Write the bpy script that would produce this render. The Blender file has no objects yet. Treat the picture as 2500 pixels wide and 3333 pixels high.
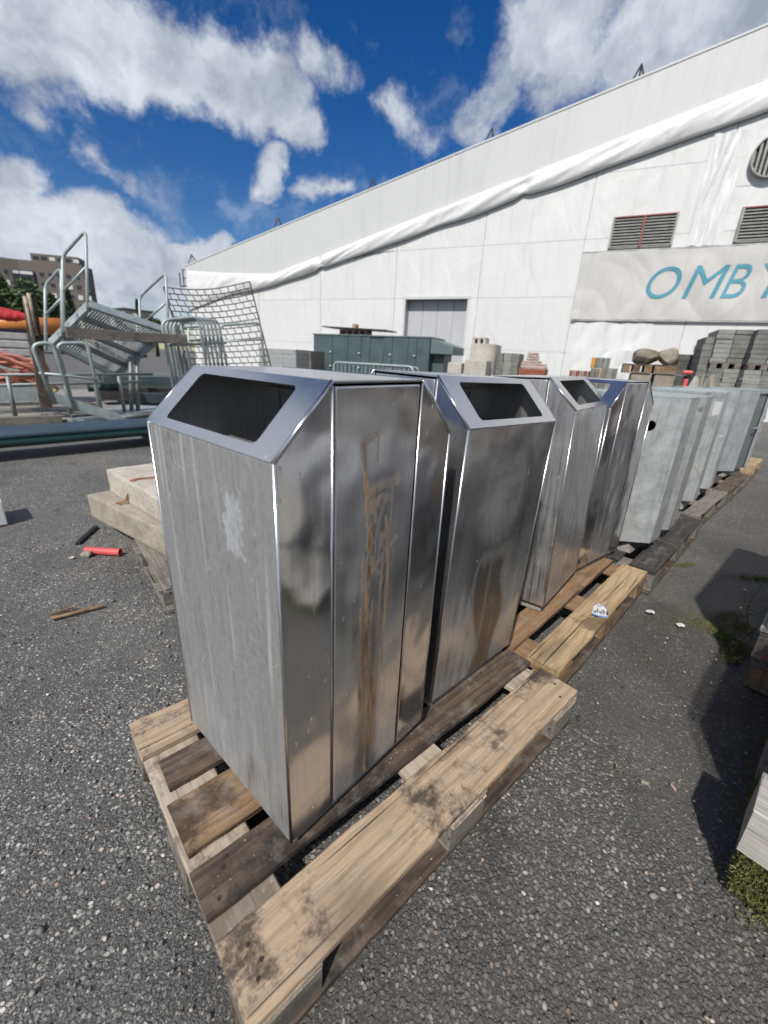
import bpy, bmesh, math, random
import numpy as np
from mathutils import Vector, Matrix, noise as mnoise

sc = bpy.context.scene
COL = sc.collection
rnd = random.Random(7)
PI = math.pi

# ------------------------------------------------------------------ camera
F_PX, YAW, PITCH, ROLL = 1370.33, 0.8221, 0.34545, 0.05433      # solved from the pallet (1.2 x 0.8 m)
CAM = Vector((-0.117, -0.382, 1.189))
FW = Vector((math.cos(YAW) * math.cos(PITCH), math.sin(YAW) * math.cos(PITCH), -math.sin(PITCH)))
_r = Vector((math.sin(YAW), -math.cos(YAW), 0)); _u = _r.cross(FW)
RT = _r * math.cos(ROLL) + _u * math.sin(ROLL); UP = -_r * math.sin(ROLL) + _u * math.cos(ROLL)
cam_d = bpy.data.cameras.new('camera'); cam = bpy.data.objects.new('camera', cam_d); COL.objects.link(cam)
cam.matrix_world = Matrix(((RT.x, UP.x, -FW.x, CAM.x), (RT.y, UP.y, -FW.y, CAM.y), (RT.z, UP.z, -FW.z, CAM.z), (0, 0, 0, 1)))
cam_d.sensor_fit = 'HORIZONTAL'; cam_d.sensor_width = 36; cam_d.lens = 36 * F_PX / 2500
cam_d.clip_start = 0.02; cam_d.clip_end = 3000
cam_d.dof.use_dof = True; cam_d.dof.focus_distance = 1.35; cam_d.dof.aperture_fstop = 3.4
sc.camera = cam

# ------------------------------------------------------------------ sun, sky, exposure
SUN_AZ, SUN_EL = math.radians(205), math.radians(48)           # direction towards the sun
to_sun = Vector((math.cos(SUN_AZ) * math.cos(SUN_EL), math.sin(SUN_AZ) * math.cos(SUN_EL), math.sin(SUN_EL)))
sd = bpy.data.lights.new('sun', 'SUN'); sd.energy = 4.2; sd.angle = math.radians(1.4); sd.color = (1, 0.955, 0.88)
so = bpy.data.objects.new('sun', sd); COL.objects.link(so)
so.rotation_euler = to_sun.to_track_quat('Z', 'Y').to_euler(); so.location = to_sun * 50
sc.view_settings.view_transform = 'Standard'; sc.view_settings.look = 'None'
sc.view_settings.exposure = 0.0; sc.view_settings.gamma = 1.0; sc.view_settings.use_curve_mapping = False
sc.render.engine = 'CYCLES'; sc.cycles.use_denoising = True
sc.cycles.max_bounces = 6; sc.cycles.glossy_bounces = 4; sc.cycles.diffuse_bounces = 2; sc.cycles.use_adaptive_sampling = True; sc.cycles.adaptive_threshold = 0.025; sc.cycles.caustics_reflective = False
sc.cycles.sample_clamp_indirect = 6

def ray(px, py):            # pixel of the 1659 x 2212 view of the photograph -> direction in the place
    k = 2500 / 1659
    return FW + RT * ((px * k - 1250) / F_PX) + UP * ((1666.5 - py * k) / F_PX)

def build_world():
    w = bpy.data.worlds.new('World'); sc.world = w; w.use_nodes = True
    nt = w.node_tree; N = nt.nodes; L = nt.links; N.clear()
    def nd(t, **kw):
        n = N.new(t)
        for k, v in kw.items(): setattr(n, k, v)
        return n
    def vm(op, a, b=None, scale=None):
        n = nd('ShaderNodeVectorMath', operation=op)
        for i, x in enumerate((a, b)):
            if x is None: continue
            if isinstance(x, (tuple, list, Vector)): n.inputs[i].default_value = tuple(x)
            else: L.new(x, n.inputs[i])
        if scale is not None:
            if isinstance(scale, (int, float)): n.inputs['Scale'].default_value = scale
            else: L.new(scale, n.inputs['Scale'])
        return n.outputs['Value'] if op in ('DOT_PRODUCT', 'LENGTH') else n.outputs['Vector']
    def mt(op, a, b=None, c=None, clamp=False):
        n = nd('ShaderNodeMath', operation=op, use_clamp=clamp)
        for i, x in enumerate((a, b, c)):
            if x is None: continue
            if isinstance(x, (int, float)): n.inputs[i].default_value = x
            else: L.new(x, n.inputs[i])
        return n.outputs[0]
    def noise(vec, s, det, rough=0.55):
        n = nd('ShaderNodeTexNoise'); n.inputs['Scale'].default_value = s; n.inputs['Detail'].default_value = det
        n.inputs['Roughness'].default_value = rough; L.new(vec, n.inputs['Vector']); return n
    tc = nd('ShaderNodeTexCoord'); d = tc.outputs['Generated']
    sky = nd('ShaderNodeTexSky', sky_type='NISHITA'); sky.sun_disc = False
    sky.sun_elevation = SUN_EL; sky.sun_rotation = math.atan2(to_sun.x, to_sun.y)
    sky.air_density = 1.0; sky.dust_density = 0.3; sky.ozone_density = 2.5
    hs = nd('ShaderNodeHueSaturation'); hs.inputs['Hue'].default_value = 0.512; hs.inputs['Saturation'].default_value = 1.42; hs.inputs['Value'].default_value = 0.84
    L.new(sky.outputs[0], hs.inputs['Color'])
    # cloud field: banks of cloud as capsules of direction, frayed by noise
    warp = noise(d, 3.2, 5); wv = vm('SUBTRACT', warp.outputs['Color'], (0.5, 0.5, 0.5))
    warp2 = noise(d, 14, 5, .6); wv2 = vm('SUBTRACT', warp2.outputs['Color'], (0.5, 0.5, 0.5))
    p = vm('ADD', vm('ADD', d, vm('SCALE', wv, None, 0.13)), vm('SCALE', wv2, None, 0.06))
    def D(px, py): return ray(px, py).normalized()
    def AE(az, el): az, el = math.radians(az), math.radians(el); return Vector((math.cos(az) * math.cos(el), math.sin(az) * math.cos(el), math.sin(el)))
    banks = [(D(*a_), D(*b_), r_, m_) for a_, b_, r_, m_ in (
             ((-160, 10), (120, 50), .10, 1.0), ((120, 60), (380, 120), .072, 1.0), ((360, 125), (590, 190), .070, 1.0), ((590, 210), (640, 270), .052, .85),
             ((595, 320), (585, 410), .034, .7), ((1230, -60), (1190, 60), .105, .85), ((1480, -90), (1400, 60), .10, .9), ((1700, -20), (1560, 40), .08, .9), ((1300, 120), (1180, 200), .05, .45),
             ((1100, 190), (1030, 280), .045, .36), ((860, 200), (960, 300), .05, .36), ((650, 110), (720, 135), .035, .4), ((740, 400), (650, 405), .026, .4), ((560, 60), (760, 150), .03, .25),
             ((-120, 350), (60, 400), .05, .8), ((-80, 440), (230, 520), .065, 1.0), ((-40, 600), (330, 610), .105, 1.0), ((330, 575), (500, 545), .032, .9),
             ((60, 195), (100, 250), .026, .34), ((200, 340), (260, 370), .028, .38), ((300, 640), (420, 640), .05, .8))]
    banks += [(AE(104, 26), AE(125, 40), .19, 1.0), (AE(-8, 36), AE(-40, 44), .2, 1.0)]  # unseen banks, added out of view so the bin hoods mirror pale cloud
    field = None
    for a, b, r, amp in banks:
        A, B = a, b; ba = B - A
        pa = vm('SUBTRACT', p, A)
        t = mt('MULTIPLY', vm('DOT_PRODUCT', pa, ba), 1 / max(ba.length_squared, 1e-6), clamp=True)
        dist = vm('LENGTH', vm('SUBTRACT', pa, vm('SCALE', ba, None, t)))
        v = mt('MULTIPLY', mt('SUBTRACT', 1.0, mt('DIVIDE', dist, r)), amp)
        field = v if field is None else mt('MAXIMUM', field, v)
    # the rest of the sky goes on with broken cloud of the same kind
    gen = noise(d, 2.6, 6)
    # cloud elsewhere (behind and to the sides), by a broken noise field
    gfield = mt('MULTIPLY', mt('SUBTRACT', gen.outputs['Fac'], 0.40), 3.2)
    inview = mt('MULTIPLY', mt('SUBTRACT', vm('DOT_PRODUCT', d, (Vector((FW.x, FW.y, 0.35)).normalized())), 0.35), 5.0, clamp=True)
    gfield = mt('SUBTRACT', gfield, mt('MULTIPLY', inview, 0.95))
    field = mt('MAXIMUM', field, gfield)
    fine = noise(vm('ADD', d, vm('SCALE', wv, None, .12)), 10, 9, .68)
    dens = mt('ADD', field, mt('MULTIPLY', mt('SUBTRACT', fine.outputs['Fac'], 0.5), 1.25))
    ss = nd('ShaderNodeMapRange', interpolation_type='SMOOTHSTEP')
    ss.inputs['From Min'].default_value = 0.02; ss.inputs['From Max'].default_value = 0.48
    L.new(dens, ss.inputs['Value'])
    # light and dark billows of the cloud itself
    bil = noise(p, 5.5, 6, .6)
    bil2 = noise(vm('ADD', p, tuple(to_sun * .045)), 5.5, 6, .6)
    br = nd('ShaderNodeMapRange'); br.inputs['From Min'].default_value = 0.16; br.inputs['From Max'].default_value = 0.72
    L.new(mt('ADD', mt('MULTIPLY', bil.outputs['Fac'], .75), mt('ADD', mt('MULTIPLY', mt('SUBTRACT', bil.outputs['Fac'], bil2.outputs['Fac']), 1.3), .12)), br.inputs['Value'])
    cr = nd('ShaderNodeMix', data_type='RGBA'); L.new(br.outputs[0], cr.inputs['Factor'])
    cr.inputs['A'].default_value = (3.4, 3.8, 4.7, 1); cr.inputs['B'].default_value = (7.4, 7.8, 8.5, 1)
    sep = nd('ShaderNodeSeparateXYZ'); L.new(d, sep.inputs[0])
    veil = noise(vm('ADD', d, vm('SCALE', wv, None, .5)), 4.5, 8, .62)
    vr = nd('ShaderNodeMapRange', interpolation_type='SMOOTHSTEP'); vr.inputs['From Min'].default_value = 0.5; vr.inputs['From Max'].default_value = 0.78; vr.inputs['To Max'].default_value = 0.55; L.new(veil.outputs['Fac'], vr.inputs['Value'])
    mx = nd('ShaderNodeMix', data_type='RGBA'); L.new(mt('MAXIMUM', ss.outputs[0], vr.outputs[0]), mx.inputs['Factor'])
    L.new(hs.outputs[0], mx.inputs['A']); L.new(cr.outputs['Result'], mx.inputs['B'])
    bg = nd('ShaderNodeBackground'); bg.inputs['Strength'].default_value = 0.1
    L.new(mx.outputs['Result'], bg.inputs['Color'])
    out = nd('ShaderNodeOutputWorld'); L.new(bg.outputs[0], out.inputs['Surface'])
    w.cycles.sampling_method = 'MANUAL'; w.cycles.sample_map_resolution = 512
build_world()

# ------------------------------------------------------------------ authoring helpers
def at_z(px, py, z):
    d = ray(px, py); return CAM + d * ((z - CAM.z) / d.z)
def at_y(px, py, y):
    d = ray(px, py); return CAM + d * ((y - CAM.y) / d.y)
def at_d(px, py, depth):
    return CAM + ray(px, py) * depth
PHI = math.radians(112)                                           # direction of the hall's gable wall
WN = Vector((math.sin(PHI), -math.cos(PHI), 0)); WT = Vector((math.cos(PHI), math.sin(PHI), 0))
def lw(px, py, D):                                                # (along wall, height) on the vertical plane D metres out
    d = ray(px, py); p = CAM + d * (D / d.dot(WN)); return ((p - CAM).dot(WT), p.z)
def wall_base(t, D): 
    p = CAM + WN * D + WT * t; return Vector((p.x, p.y, 0))

def tag(o, label=None, cat=None, group=None, kind=None):
    if label: o['label'] = label
    if cat: o['category'] = cat
    if group: o['group'] = group
    if kind or cat: o['kind'] = kind or 'thing'
    return o
def thing(name, label, cat, loc=(0, 0, 0), rotz=0, group=None, rot=None):
    o = bpy.data.objects.new(name, None); COL.objects.link(o); o.empty_display_size = 0.05
    o.location = loc; o.rotation_euler = rot if rot else (0, 0, rotz)
    return tag(o, label, cat, group)
def copy_tree(o, parent=None):
    c = o.copy(); COL.objects.link(c); c.parent = parent
    for ch in list(o.children): copy_tree(ch, c)
    return c

class MB:
    def __init__(s): s.v = []; s.f = []; s.mi = []
    def add(s, vs, fs, mi=0):
        b = len(s.v); s.v += [tuple(x) for x in vs]; s.f += [tuple(i + b for i in f) for f in fs]; s.mi += [mi] * len(fs); return s
    def box(s, c, d, M=None, mi=0, taper=1.0, tz=None):
        x, y, z = d[0] / 2, d[1] / 2, d[2] / 2; t = taper
        vs = [(-x, -y, -z), (x, -y, -z), (x, y, -z), (-x, y, -z), (-x * t, -y * t, z), (x * t, -y * t, z), (x * t, y * t, z), (-x * t, y * t, z)]
        vs = [Vector(v) for v in vs]
        if M is not None: vs = [M @ v for v in vs]
        vs = [v + Vector(c) for v in vs]
        return s.add(vs, [(0, 3, 2, 1), (4, 5, 6, 7), (0, 1, 5, 4), (1, 2, 6, 5), (2, 3, 7, 6), (3, 0, 4, 7)], mi)
    def lo_hi(s, a, b, mi=0):
        return s.box([(p + q) / 2 for p, q in zip(a, b)], [abs(q - p) for p, q in zip(a, b)], None, mi)
    def tube(s, pts, r, seg=8, closed=False, mi=0, flat=None):
        P = [Vector(p) for p in pts]; n = len(P)
        if n < 2: return s
        rings = []; prev = None
        for i in range(n):
            if closed: t = P[(i + 1) % n] - P[i - 1]
            else: t = P[min(i + 1, n - 1)] - P[max(i - 1, 0)]
            t.normalize()
            if prev is None:
                up = Vector((0, 0, 1)) if abs(t.z) < .9 else Vector((1, 0, 0)); a = t.cross(up).normalized()
            else:
                a = (prev - t * prev.dot(t)); a = a.normalized() if a.length > 1e-6 else t.orthogonal().normalized()
            prev = a; b = t.cross(a); rr = r[i] if isinstance(r, (list, tuple)) else r
            rings.append([P[i] + (a * math.cos(2 * PI * k / seg) + b * math.sin(2 * PI * k / seg)) * rr for k in range(seg)])
        vs = [v for g in rings for v in g]; fs = []
        m = n if closed else n - 1
        for i in range(m):
            j = (i + 1) % n
            for k in range(seg):
                k2 = (k + 1) % seg; fs.append((i * seg + k, i * seg + k2, j * seg + k2, j * seg + k))
        if not closed: fs.append(tuple(range(seg))[::-1]); fs.append(tuple((n - 1) * seg + k for k in range(seg)))
        return s.add(vs, fs, mi)
    def prism(s, poly, z0, z1, mi=0, M=None):        # poly in xy, counter-clockwise
        n = len(poly); vs = [Vector((x, y, z0)) for x, y in poly] + [Vector((x, y, z1)) for x, y in poly]
        if M is not None: vs = [M @ v for v in vs]
        fs = [tuple(range(n))[::-1], tuple(range(n, 2 * n))] + [(i, (i + 1) % n, n + (i + 1) % n, n + i) for i in range(n)]
        return s.add(vs, fs, mi)
    def build(s, name, mat, parent=None, bevel=0, smooth=False, local=False, seg=2, kind=None):
        me = bpy.data.meshes.new(name); vs = s.v
        if parent is not None and not local:
            Mi = parent_matrix(parent).inverted(); vs = [tuple(Mi @ Vector(v)) for v in vs]
        me.from_pydata(vs, [], s.f); me.update()
        mats = mat if isinstance(mat, (list, tuple)) else [mat]
        for m in mats: me.materials.append(m)
        if len(mats) > 1:
            me.polygons.foreach_set('material_index', s.mi)
        if bevel:
            bm = bmesh.new(); bm.from_mesh(me)
            bmesh.ops.bevel(bm, geom=[e for e in bm.edges if e.is_manifold and e.calc_face_angle(0) > .25], offset=bevel, segments=seg, affect='EDGES', profile=.6, clamp_overlap=True)
            bm.to_mesh(me); bm.free()
        if smooth:
            me.polygons.foreach_set('use_smooth', [True] * len(me.polygons))
        o = bpy.data.objects.new(name, me); COL.objects.link(o)
        if parent is not None: o.parent = parent
        if kind: o['kind'] = kind
        return o
def parent_matrix(o):
    m = Matrix.LocRotScale(o.location, o.rotation_euler, o.scale)
    return parent_matrix(o.parent) @ m if o.parent else m
def part_copy(o, parent, loc=None, rot=None, name=None):
    c = o.copy(); COL.objects.link(c); c.parent = parent
    if loc is not None: c.location = loc
    if rot is not None: c.rotation_euler = rot
    return c
def fillet(pts, r, n=5):
    P = [Vector(p) for p in pts]; out = [P[0]]
    for i in range(1, len(P) - 1):
        a, b, c = P[i - 1], P[i], P[i + 1]; d1 = (a - b); d2 = (c - b); rr = min(r, d1.length * .45, d2.length * .45)
        s, e = b + d1.normalized() * rr, b + d2.normalized() * rr
        for k in range(n + 1):
            t = k / n; out.append(s * (1 - t) ** 2 + b * 2 * t * (1 - t) + e * t * t)
    return out + [P[-1]]

# ------------------------------------------------------------------ materials
MATS = {}
class NT:
    def __init__(s, name):
        s.m = bpy.data.materials.new(name); s.m.use_nodes = True; s.t = s.m.node_tree; s.N = s.t.nodes; s.L = s.t.links
        s.b = s.N['Principled BSDF']; s.tc = s.N.new('ShaderNodeTexCoord'); s.oi = s.N.new('ShaderNodeObjectInfo')
        MATS[name] = s.m
    def link(s, a, b): s.L.new(a, b)
    def put(s, sock, x):
        if isinstance(x, bpy.types.NodeSocket): s.L.new(x, sock)
        elif isinstance(x, (tuple, list)) and sock.type == 'RGBA': sock.default_value = (*x[:3], 1)
        else: sock.default_value = x
    def coords(s, scale=(1, 1, 1), per_object=True, which='Object'):
        mp = s.N.new('ShaderNodeMapping'); mp.inputs['Scale'].default_value = scale
        s.link(s.tc.outputs[which], mp.inputs['Vector'])
        if per_object:
            vmn = s.N.new('ShaderNodeVectorMath'); vmn.operation = 'SCALE'; vmn.inputs[0].default_value = (37.3, 19.1, 53.7)
            s.link(s.oi.outputs['Random'], vmn.inputs['Scale']); s.link(vmn.outputs[0], mp.inputs['Location'])
        return mp.outputs[0]
    def noise(s, vec, scale, detail=4, rough=.55, dist=0):
        n = s.N.new('ShaderNodeTexNoise'); n.inputs['Scale'].default_value = scale; n.inputs['Detail'].default_value = detail
        n.inputs['Roughness'].default_value = rough; n.inputs['Distortion'].default_value = dist; s.link(vec, n.inputs['Vector']); return n.outputs['Fac']
    def voro(s, vec, scale, feature='F1', rand=1):
        n = s.N.new('ShaderNodeTexVoronoi'); n.feature = feature; n.inputs['Scale'].default_value = scale; n.inputs['Randomness'].default_value = rand
        s.link(vec, n.inputs['Vector']); return n
    def rng(s, x, a, b, c=0, d=1, smooth=False):
        n = s.N.new('ShaderNodeMapRange'); n.clamp = True
        if smooth: n.interpolation_type = 'SMOOTHSTEP'
        s.put(n.inputs['Value'], x)
        for k, v in zip(('From Min', 'From Max', 'To Min', 'To Max'), (a, b, c, d)): s.put(n.inputs[k], v)
        return n.outputs[0]
    def math(s, op, a, b=0.0, clamp=False):
        n = s.N.new('ShaderNodeMath'); n.operation = op; n.use_clamp = clamp; s.put(n.inputs[0], a); s.put(n.inputs[1], b); return n.outputs[0]
    def mix(s, f, a, b, mode='MIX'):
        n = s.N.new('ShaderNodeMix'); n.data_type = 'RGBA'; n.blend_type = mode
        s.put(n.inputs['Factor'], f); s.put(n.inputs['A'], a); s.put(n.inputs['B'], b); return n.outputs['Result']
    def ramp(s, f, stops, interp='LINEAR'):
        n = s.N.new('ShaderNodeValToRGB'); n.color_ramp.interpolation = interp; e = n.color_ramp.elements
        while len(e) < len(stops): e.new(.5)
        for el, (p, c) in zip(e, stops): el.position = p; el.color = (*c[:3], 1)
        s.put(n.inputs[0], f); return n.outputs[0]
    def attr(s, name):
        n = s.N.new('ShaderNodeAttribute'); n.attribute_name = name; return n
    def bump(s, h, strength=.3, dist=.01, prev=None):
        n = s.N.new('ShaderNodeBump'); n.inputs['Strength'].default_value = strength; n.inputs['Distance'].default_value = dist
        s.put(n.inputs['Height'], h)
        if prev is not None: s.link(prev, n.inputs['Normal'])
        return n.outputs[0]
    def done(s, color=None, rough=None, metal=None, normal=None, **kw):
        for k, x in (('Base Color', color), ('Roughness', rough), ('Metallic', metal), ('Normal', normal)):
            if x is not None: s.put(s.b.inputs[k], x)
        for k, x in kw.items(): s.put(s.b.inputs[k.replace('_', ' ')], x)
        return s.m

def simple(name, c, rough=.6, var=.25, scale=6, bump=0, bscale=40, metal=0, dirt=None, dscale=3):
    t = NT(name); v = t.coords()
    n = t.noise(v, scale, 5); col = t.mix(t.rng(n, .3, .7), tuple(x * (1 - var) for x in c), tuple(min(1, x * (1 + var)) for x in c))
    if dirt: col = t.mix(t.rng(t.noise(v, dscale, 6, .65), .48, .72, 0, .75), col, dirt)
    nr = t.bump(t.noise(v, bscale, 4), bump, .01) if bump else None
    return t.done(col, t.rng(n, .3, .7, rough - .06, min(1, rough + .08)), metal, nr)

def wood(name, c1, c2, stain=(.05, .035, .025), stain_amt=.5, grain=1.0, rough=.78, cover=.5):
    """weathered sawn board: growth rings along X, soot-like blotches, knots, greying and grit"""
    t = NT(name); vi = t.coords((1, 1, 1))
    g = t.noise(t.coords((.9, 13, 13)), 3.0, 6, .6, 1.1); fib = t.noise(t.coords((2.2, 85, 85)), 3, 5, .65)
    ring = t.N.new('ShaderNodeTexWave'); ring.wave_type = 'BANDS'; ring.bands_direction = 'Y'; ring.inputs['Scale'].default_value = 9; ring.inputs['Distortion'].default_value = 7; ring.inputs['Detail'].default_value = 4; ring.inputs['Detail Scale'].default_value = .8
    t.link(t.coords((.55, 1, 1)), ring.inputs['Vector'])
    col = t.mix(t.rng(g, .3, .72), c1, c2)
    col = t.mix(t.rng(ring.outputs['Fac'], .55, 1.0, 0, .42 * grain), col, tuple(x * .55 for x in c1))
    col = t.mix(t.rng(fib, .42, .72, 0, .55 * grain), col, tuple(x * .42 for x in c1))
    big = t.noise(vi, 2.6, 3, .5); blot = t.noise(vi, 7.5, 9, .74); fine = t.noise(vi, 85, 5, .7)
    m = t.math('ADD', t.math('MULTIPLY', big, .75), t.math('MULTIPLY', blot, .55)); m = t.math('ADD', m, t.math('MULTIPLY', fine, .14))
    soot = t.rng(m, .87 - .2 * cover, .97 - .2 * cover, 0, stain_amt, True)
    col = t.mix(soot, col, stain)
    wash = t.noise(t.coords((1.5, 5, 5)), 2.0, 6, .62)
    col = t.mix(t.rng(wash, .50, .72, 0, stain_amt * .75, True), col, tuple(x * .38 for x in c1))
    col = t.mix(t.rng(t.noise(vi, 14, 7, .66), .52, .72, 0, .4), col, (.34, .31, .275))
    crk = t.noise(t.coords((.5, 30, 30)), 2.4, 3, .5, .25); col = t.mix(t.rng(crk, .665, .70, 0, .85), col, (.022, .017, .013))
    kn = t.voro(t.coords((2.4, 9, 9)), 1.0); kd = t.rng(kn.outputs['Distance'], .03, .10, .85, 0, True); col = t.mix(kd, col, tuple(x * .3 for x in c1))
    vo = t.voro(vi, 95); sp = t.math('MULTIPLY', t.rng(vo.outputs['Distance'], .0, .24, 1, 0, True), t.math('GREATER_THAN', vo.outputs['Color'], .66))
    sp = t.math('MULTIPLY', sp, t.rng(t.noise(vi, 5, 3), .45, .6)); col = t.mix(sp, col, (.66, .63, .57))
    nb = t.bump(g, .3, .004); nb = t.bump(fib, .5, .002, nb); nb = t.bump(m, .35, .006, nb); nb = t.bump(t.rng(crk, .66, .70, 1, 0), .6, .004, nb)
    return t.done(col, rough, 0, nb)

def steel(name, dirt=.13, rough=.13, base=(.61, .615, .62), streak=.6, tint=(.20, .20, .198), wob=.8):
    t = NT(name); o = t.coords((1, 1, 1)); sv = t.coords((34, 34, 1.1))
    st = t.noise(sv, 3, 5, .65); st2 = t.noise(t.coords((90, 90, 3)), 3, 3, .6); cl = t.noise(o, 3.5, 6, .62); fine = t.noise(o, 60, 4, .6)
    da = t.attr('dirt').outputs['Fac']; ra = t.attr('rust').outputs['Fac']; ga = t.attr('pale').outputs['Fac']; wa = t.attr('wet').outputs['Fac']
    d = t.math('ADD', t.math('MULTIPLY', t.rng(st, .38, .72), streak * .5), t.math('MULTIPLY', t.rng(cl, .38, .7), .45))
    d = t.math('ADD', t.math('MULTIPLY', d, dirt * 2.2), t.math('MULTIPLY', da, t.rng(st2, .2, .7, .65, 1.0)), True)
    # white flecks and scratches
    jn = t.N.new('ShaderNodeTexNoise'); jn.inputs['Scale'].default_value = 130; jn.inputs['Detail'].default_value = 3; t.link(o, jn.inputs['Vector'])
    jv = t.N.new('ShaderNodeVectorMath'); jv.operation = 'MULTIPLY_ADD'; t.link(jn.outputs['Color'], jv.inputs[0]); jv.inputs[1].default_value = (.011, .011, .02); t.link(t.coords((1, 1, .6)), jv.inputs[2])
    vo = t.voro(jv.outputs[0], 46); sp = t.math('MULTIPLY', t.rng(vo.outputs['Distance'], .05, .13, 1, 0, True), t.math('GREATER_THAN', vo.outputs['Color'], .53))
    sp = t.math('MULTIPLY', sp, t.rng(t.noise(o, 4, 3, .6), .42, .62, .15, .9))
    sc_ = t.voro(t.coords((1.0, 1.0, .22)), 28, 'DISTANCE_TO_EDGE'); scr = t.math('MULTIPLY', t.rng(sc_.outputs['Distance'], 0, .014, 1, 0), t.rng(t.noise(o, 7, 3), .5, .6))
    col = t.mix(t.rng(cl, .3, .7), base, tuple(x * 1.12 for x in base))
    col = t.mix(d, col, t.mix(t.rng(fine, .35, .65), tint, tuple(x * 1.5 for x in tint)))
    col = t.mix(ga, col, (.52, .54, .56))
    col = t.mix(t.math('MULTIPLY', scr, .5), col, (.7, .7, .7)); col = t.mix(sp, col, (.72, .70, .66))
    rcol = t.mix(t.rng(t.noise(t.coords((30, 30, 5)), 3, 5), .3, .7), (.12, .06, .02), (.42, .25, .10))
    col = t.mix(wa, col, (.055, .046, .036)); col = t.mix(ra, col, rcol)
    solid = t.math('MAXIMUM', t.math('MAXIMUM', ra, sp), t.math('MAXIMUM', t.math('MULTIPLY', d, .72), t.math('MULTIPLY', wa, .8)))
    metal = t.math('SUBTRACT', 1.0, t.math('MAXIMUM', solid, t.math('MULTIPLY', ga, .55)), True)
    ro = t.math('ADD', t.math('ADD', rough, t.math('MULTIPLY', d, .33)), t.math('ADD', t.math('MULTIPLY', ra, .35), t.math('MULTIPLY', t.rng(st2, .3, .8), .06)), True)
    ro = t.math('ADD', ro, t.math('MULTIPLY', ga, .2), True)
    nb = t.bump(t.noise(t.coords((1, 1, .8)), 4.2, 2, .45), wob, .03); nb = t.bump(fine, .05, .001, nb); nb = t.bump(t.math('ADD', ra, sp), .3, .0012, nb)
    return t.done(col, ro, metal, nb)

def galv(name, c=(.45, .48, .485)):
    t = NT(name); o = t.coords((1, 1, 1)); vo = t.voro(o, 38); n = t.noise(o, 9, 6, .65); st = t.noise(t.coords((18, 18, 1.2)), 3, 5)
    col = t.mix(t.rng(n, .3, .7), tuple(x * .78 for x in c), tuple(x * 1.22 for x in c))
    col = t.mix(t.rng(vo.outputs['Color'], 0, 1, 0, .42), col, tuple(x * 1.5 for x in c))
    col = t.mix(t.rng(st, .52, .78, 0, .45), col, (.16, .165, .16))
    sp = t.voro(o, 45); spk = t.math('MULTIPLY', t.rng(sp.outputs['Distance'], 0, .22, 1, 0, True), t.math('GREATER_THAN', sp.outputs['Color'], .66))
    col = t.mix(t.math('MULTIPLY', spk, .7), col, (.10, .10, .10))
    nb = t.bump(n, .15, .004)
    return t.done(col, t.rng(n, .3, .7, .42, .6), .38, nb)

def stone(name, c1, c2, scale=7, bump=.5, moss=None):
    t = NT(name); v = t.coords(); n = t.noise(v, scale, 8, .65); n2 = t.noise(v, scale * 7, 5, .7)
    col = t.mix(t.rng(n, .32, .68), c1, c2); col = t.mix(t.rng(n2, .45, .7, 0, .5), col, tuple(x * .5 for x in c1))
    if moss: col = t.mix(t.rng(t.noise(v, scale * .6, 6, .6), .5, .62), col, moss)
    return t.done(col, .88, 0, t.bump(n2, bump, .006, t.bump(n, bump, .02)))

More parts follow.
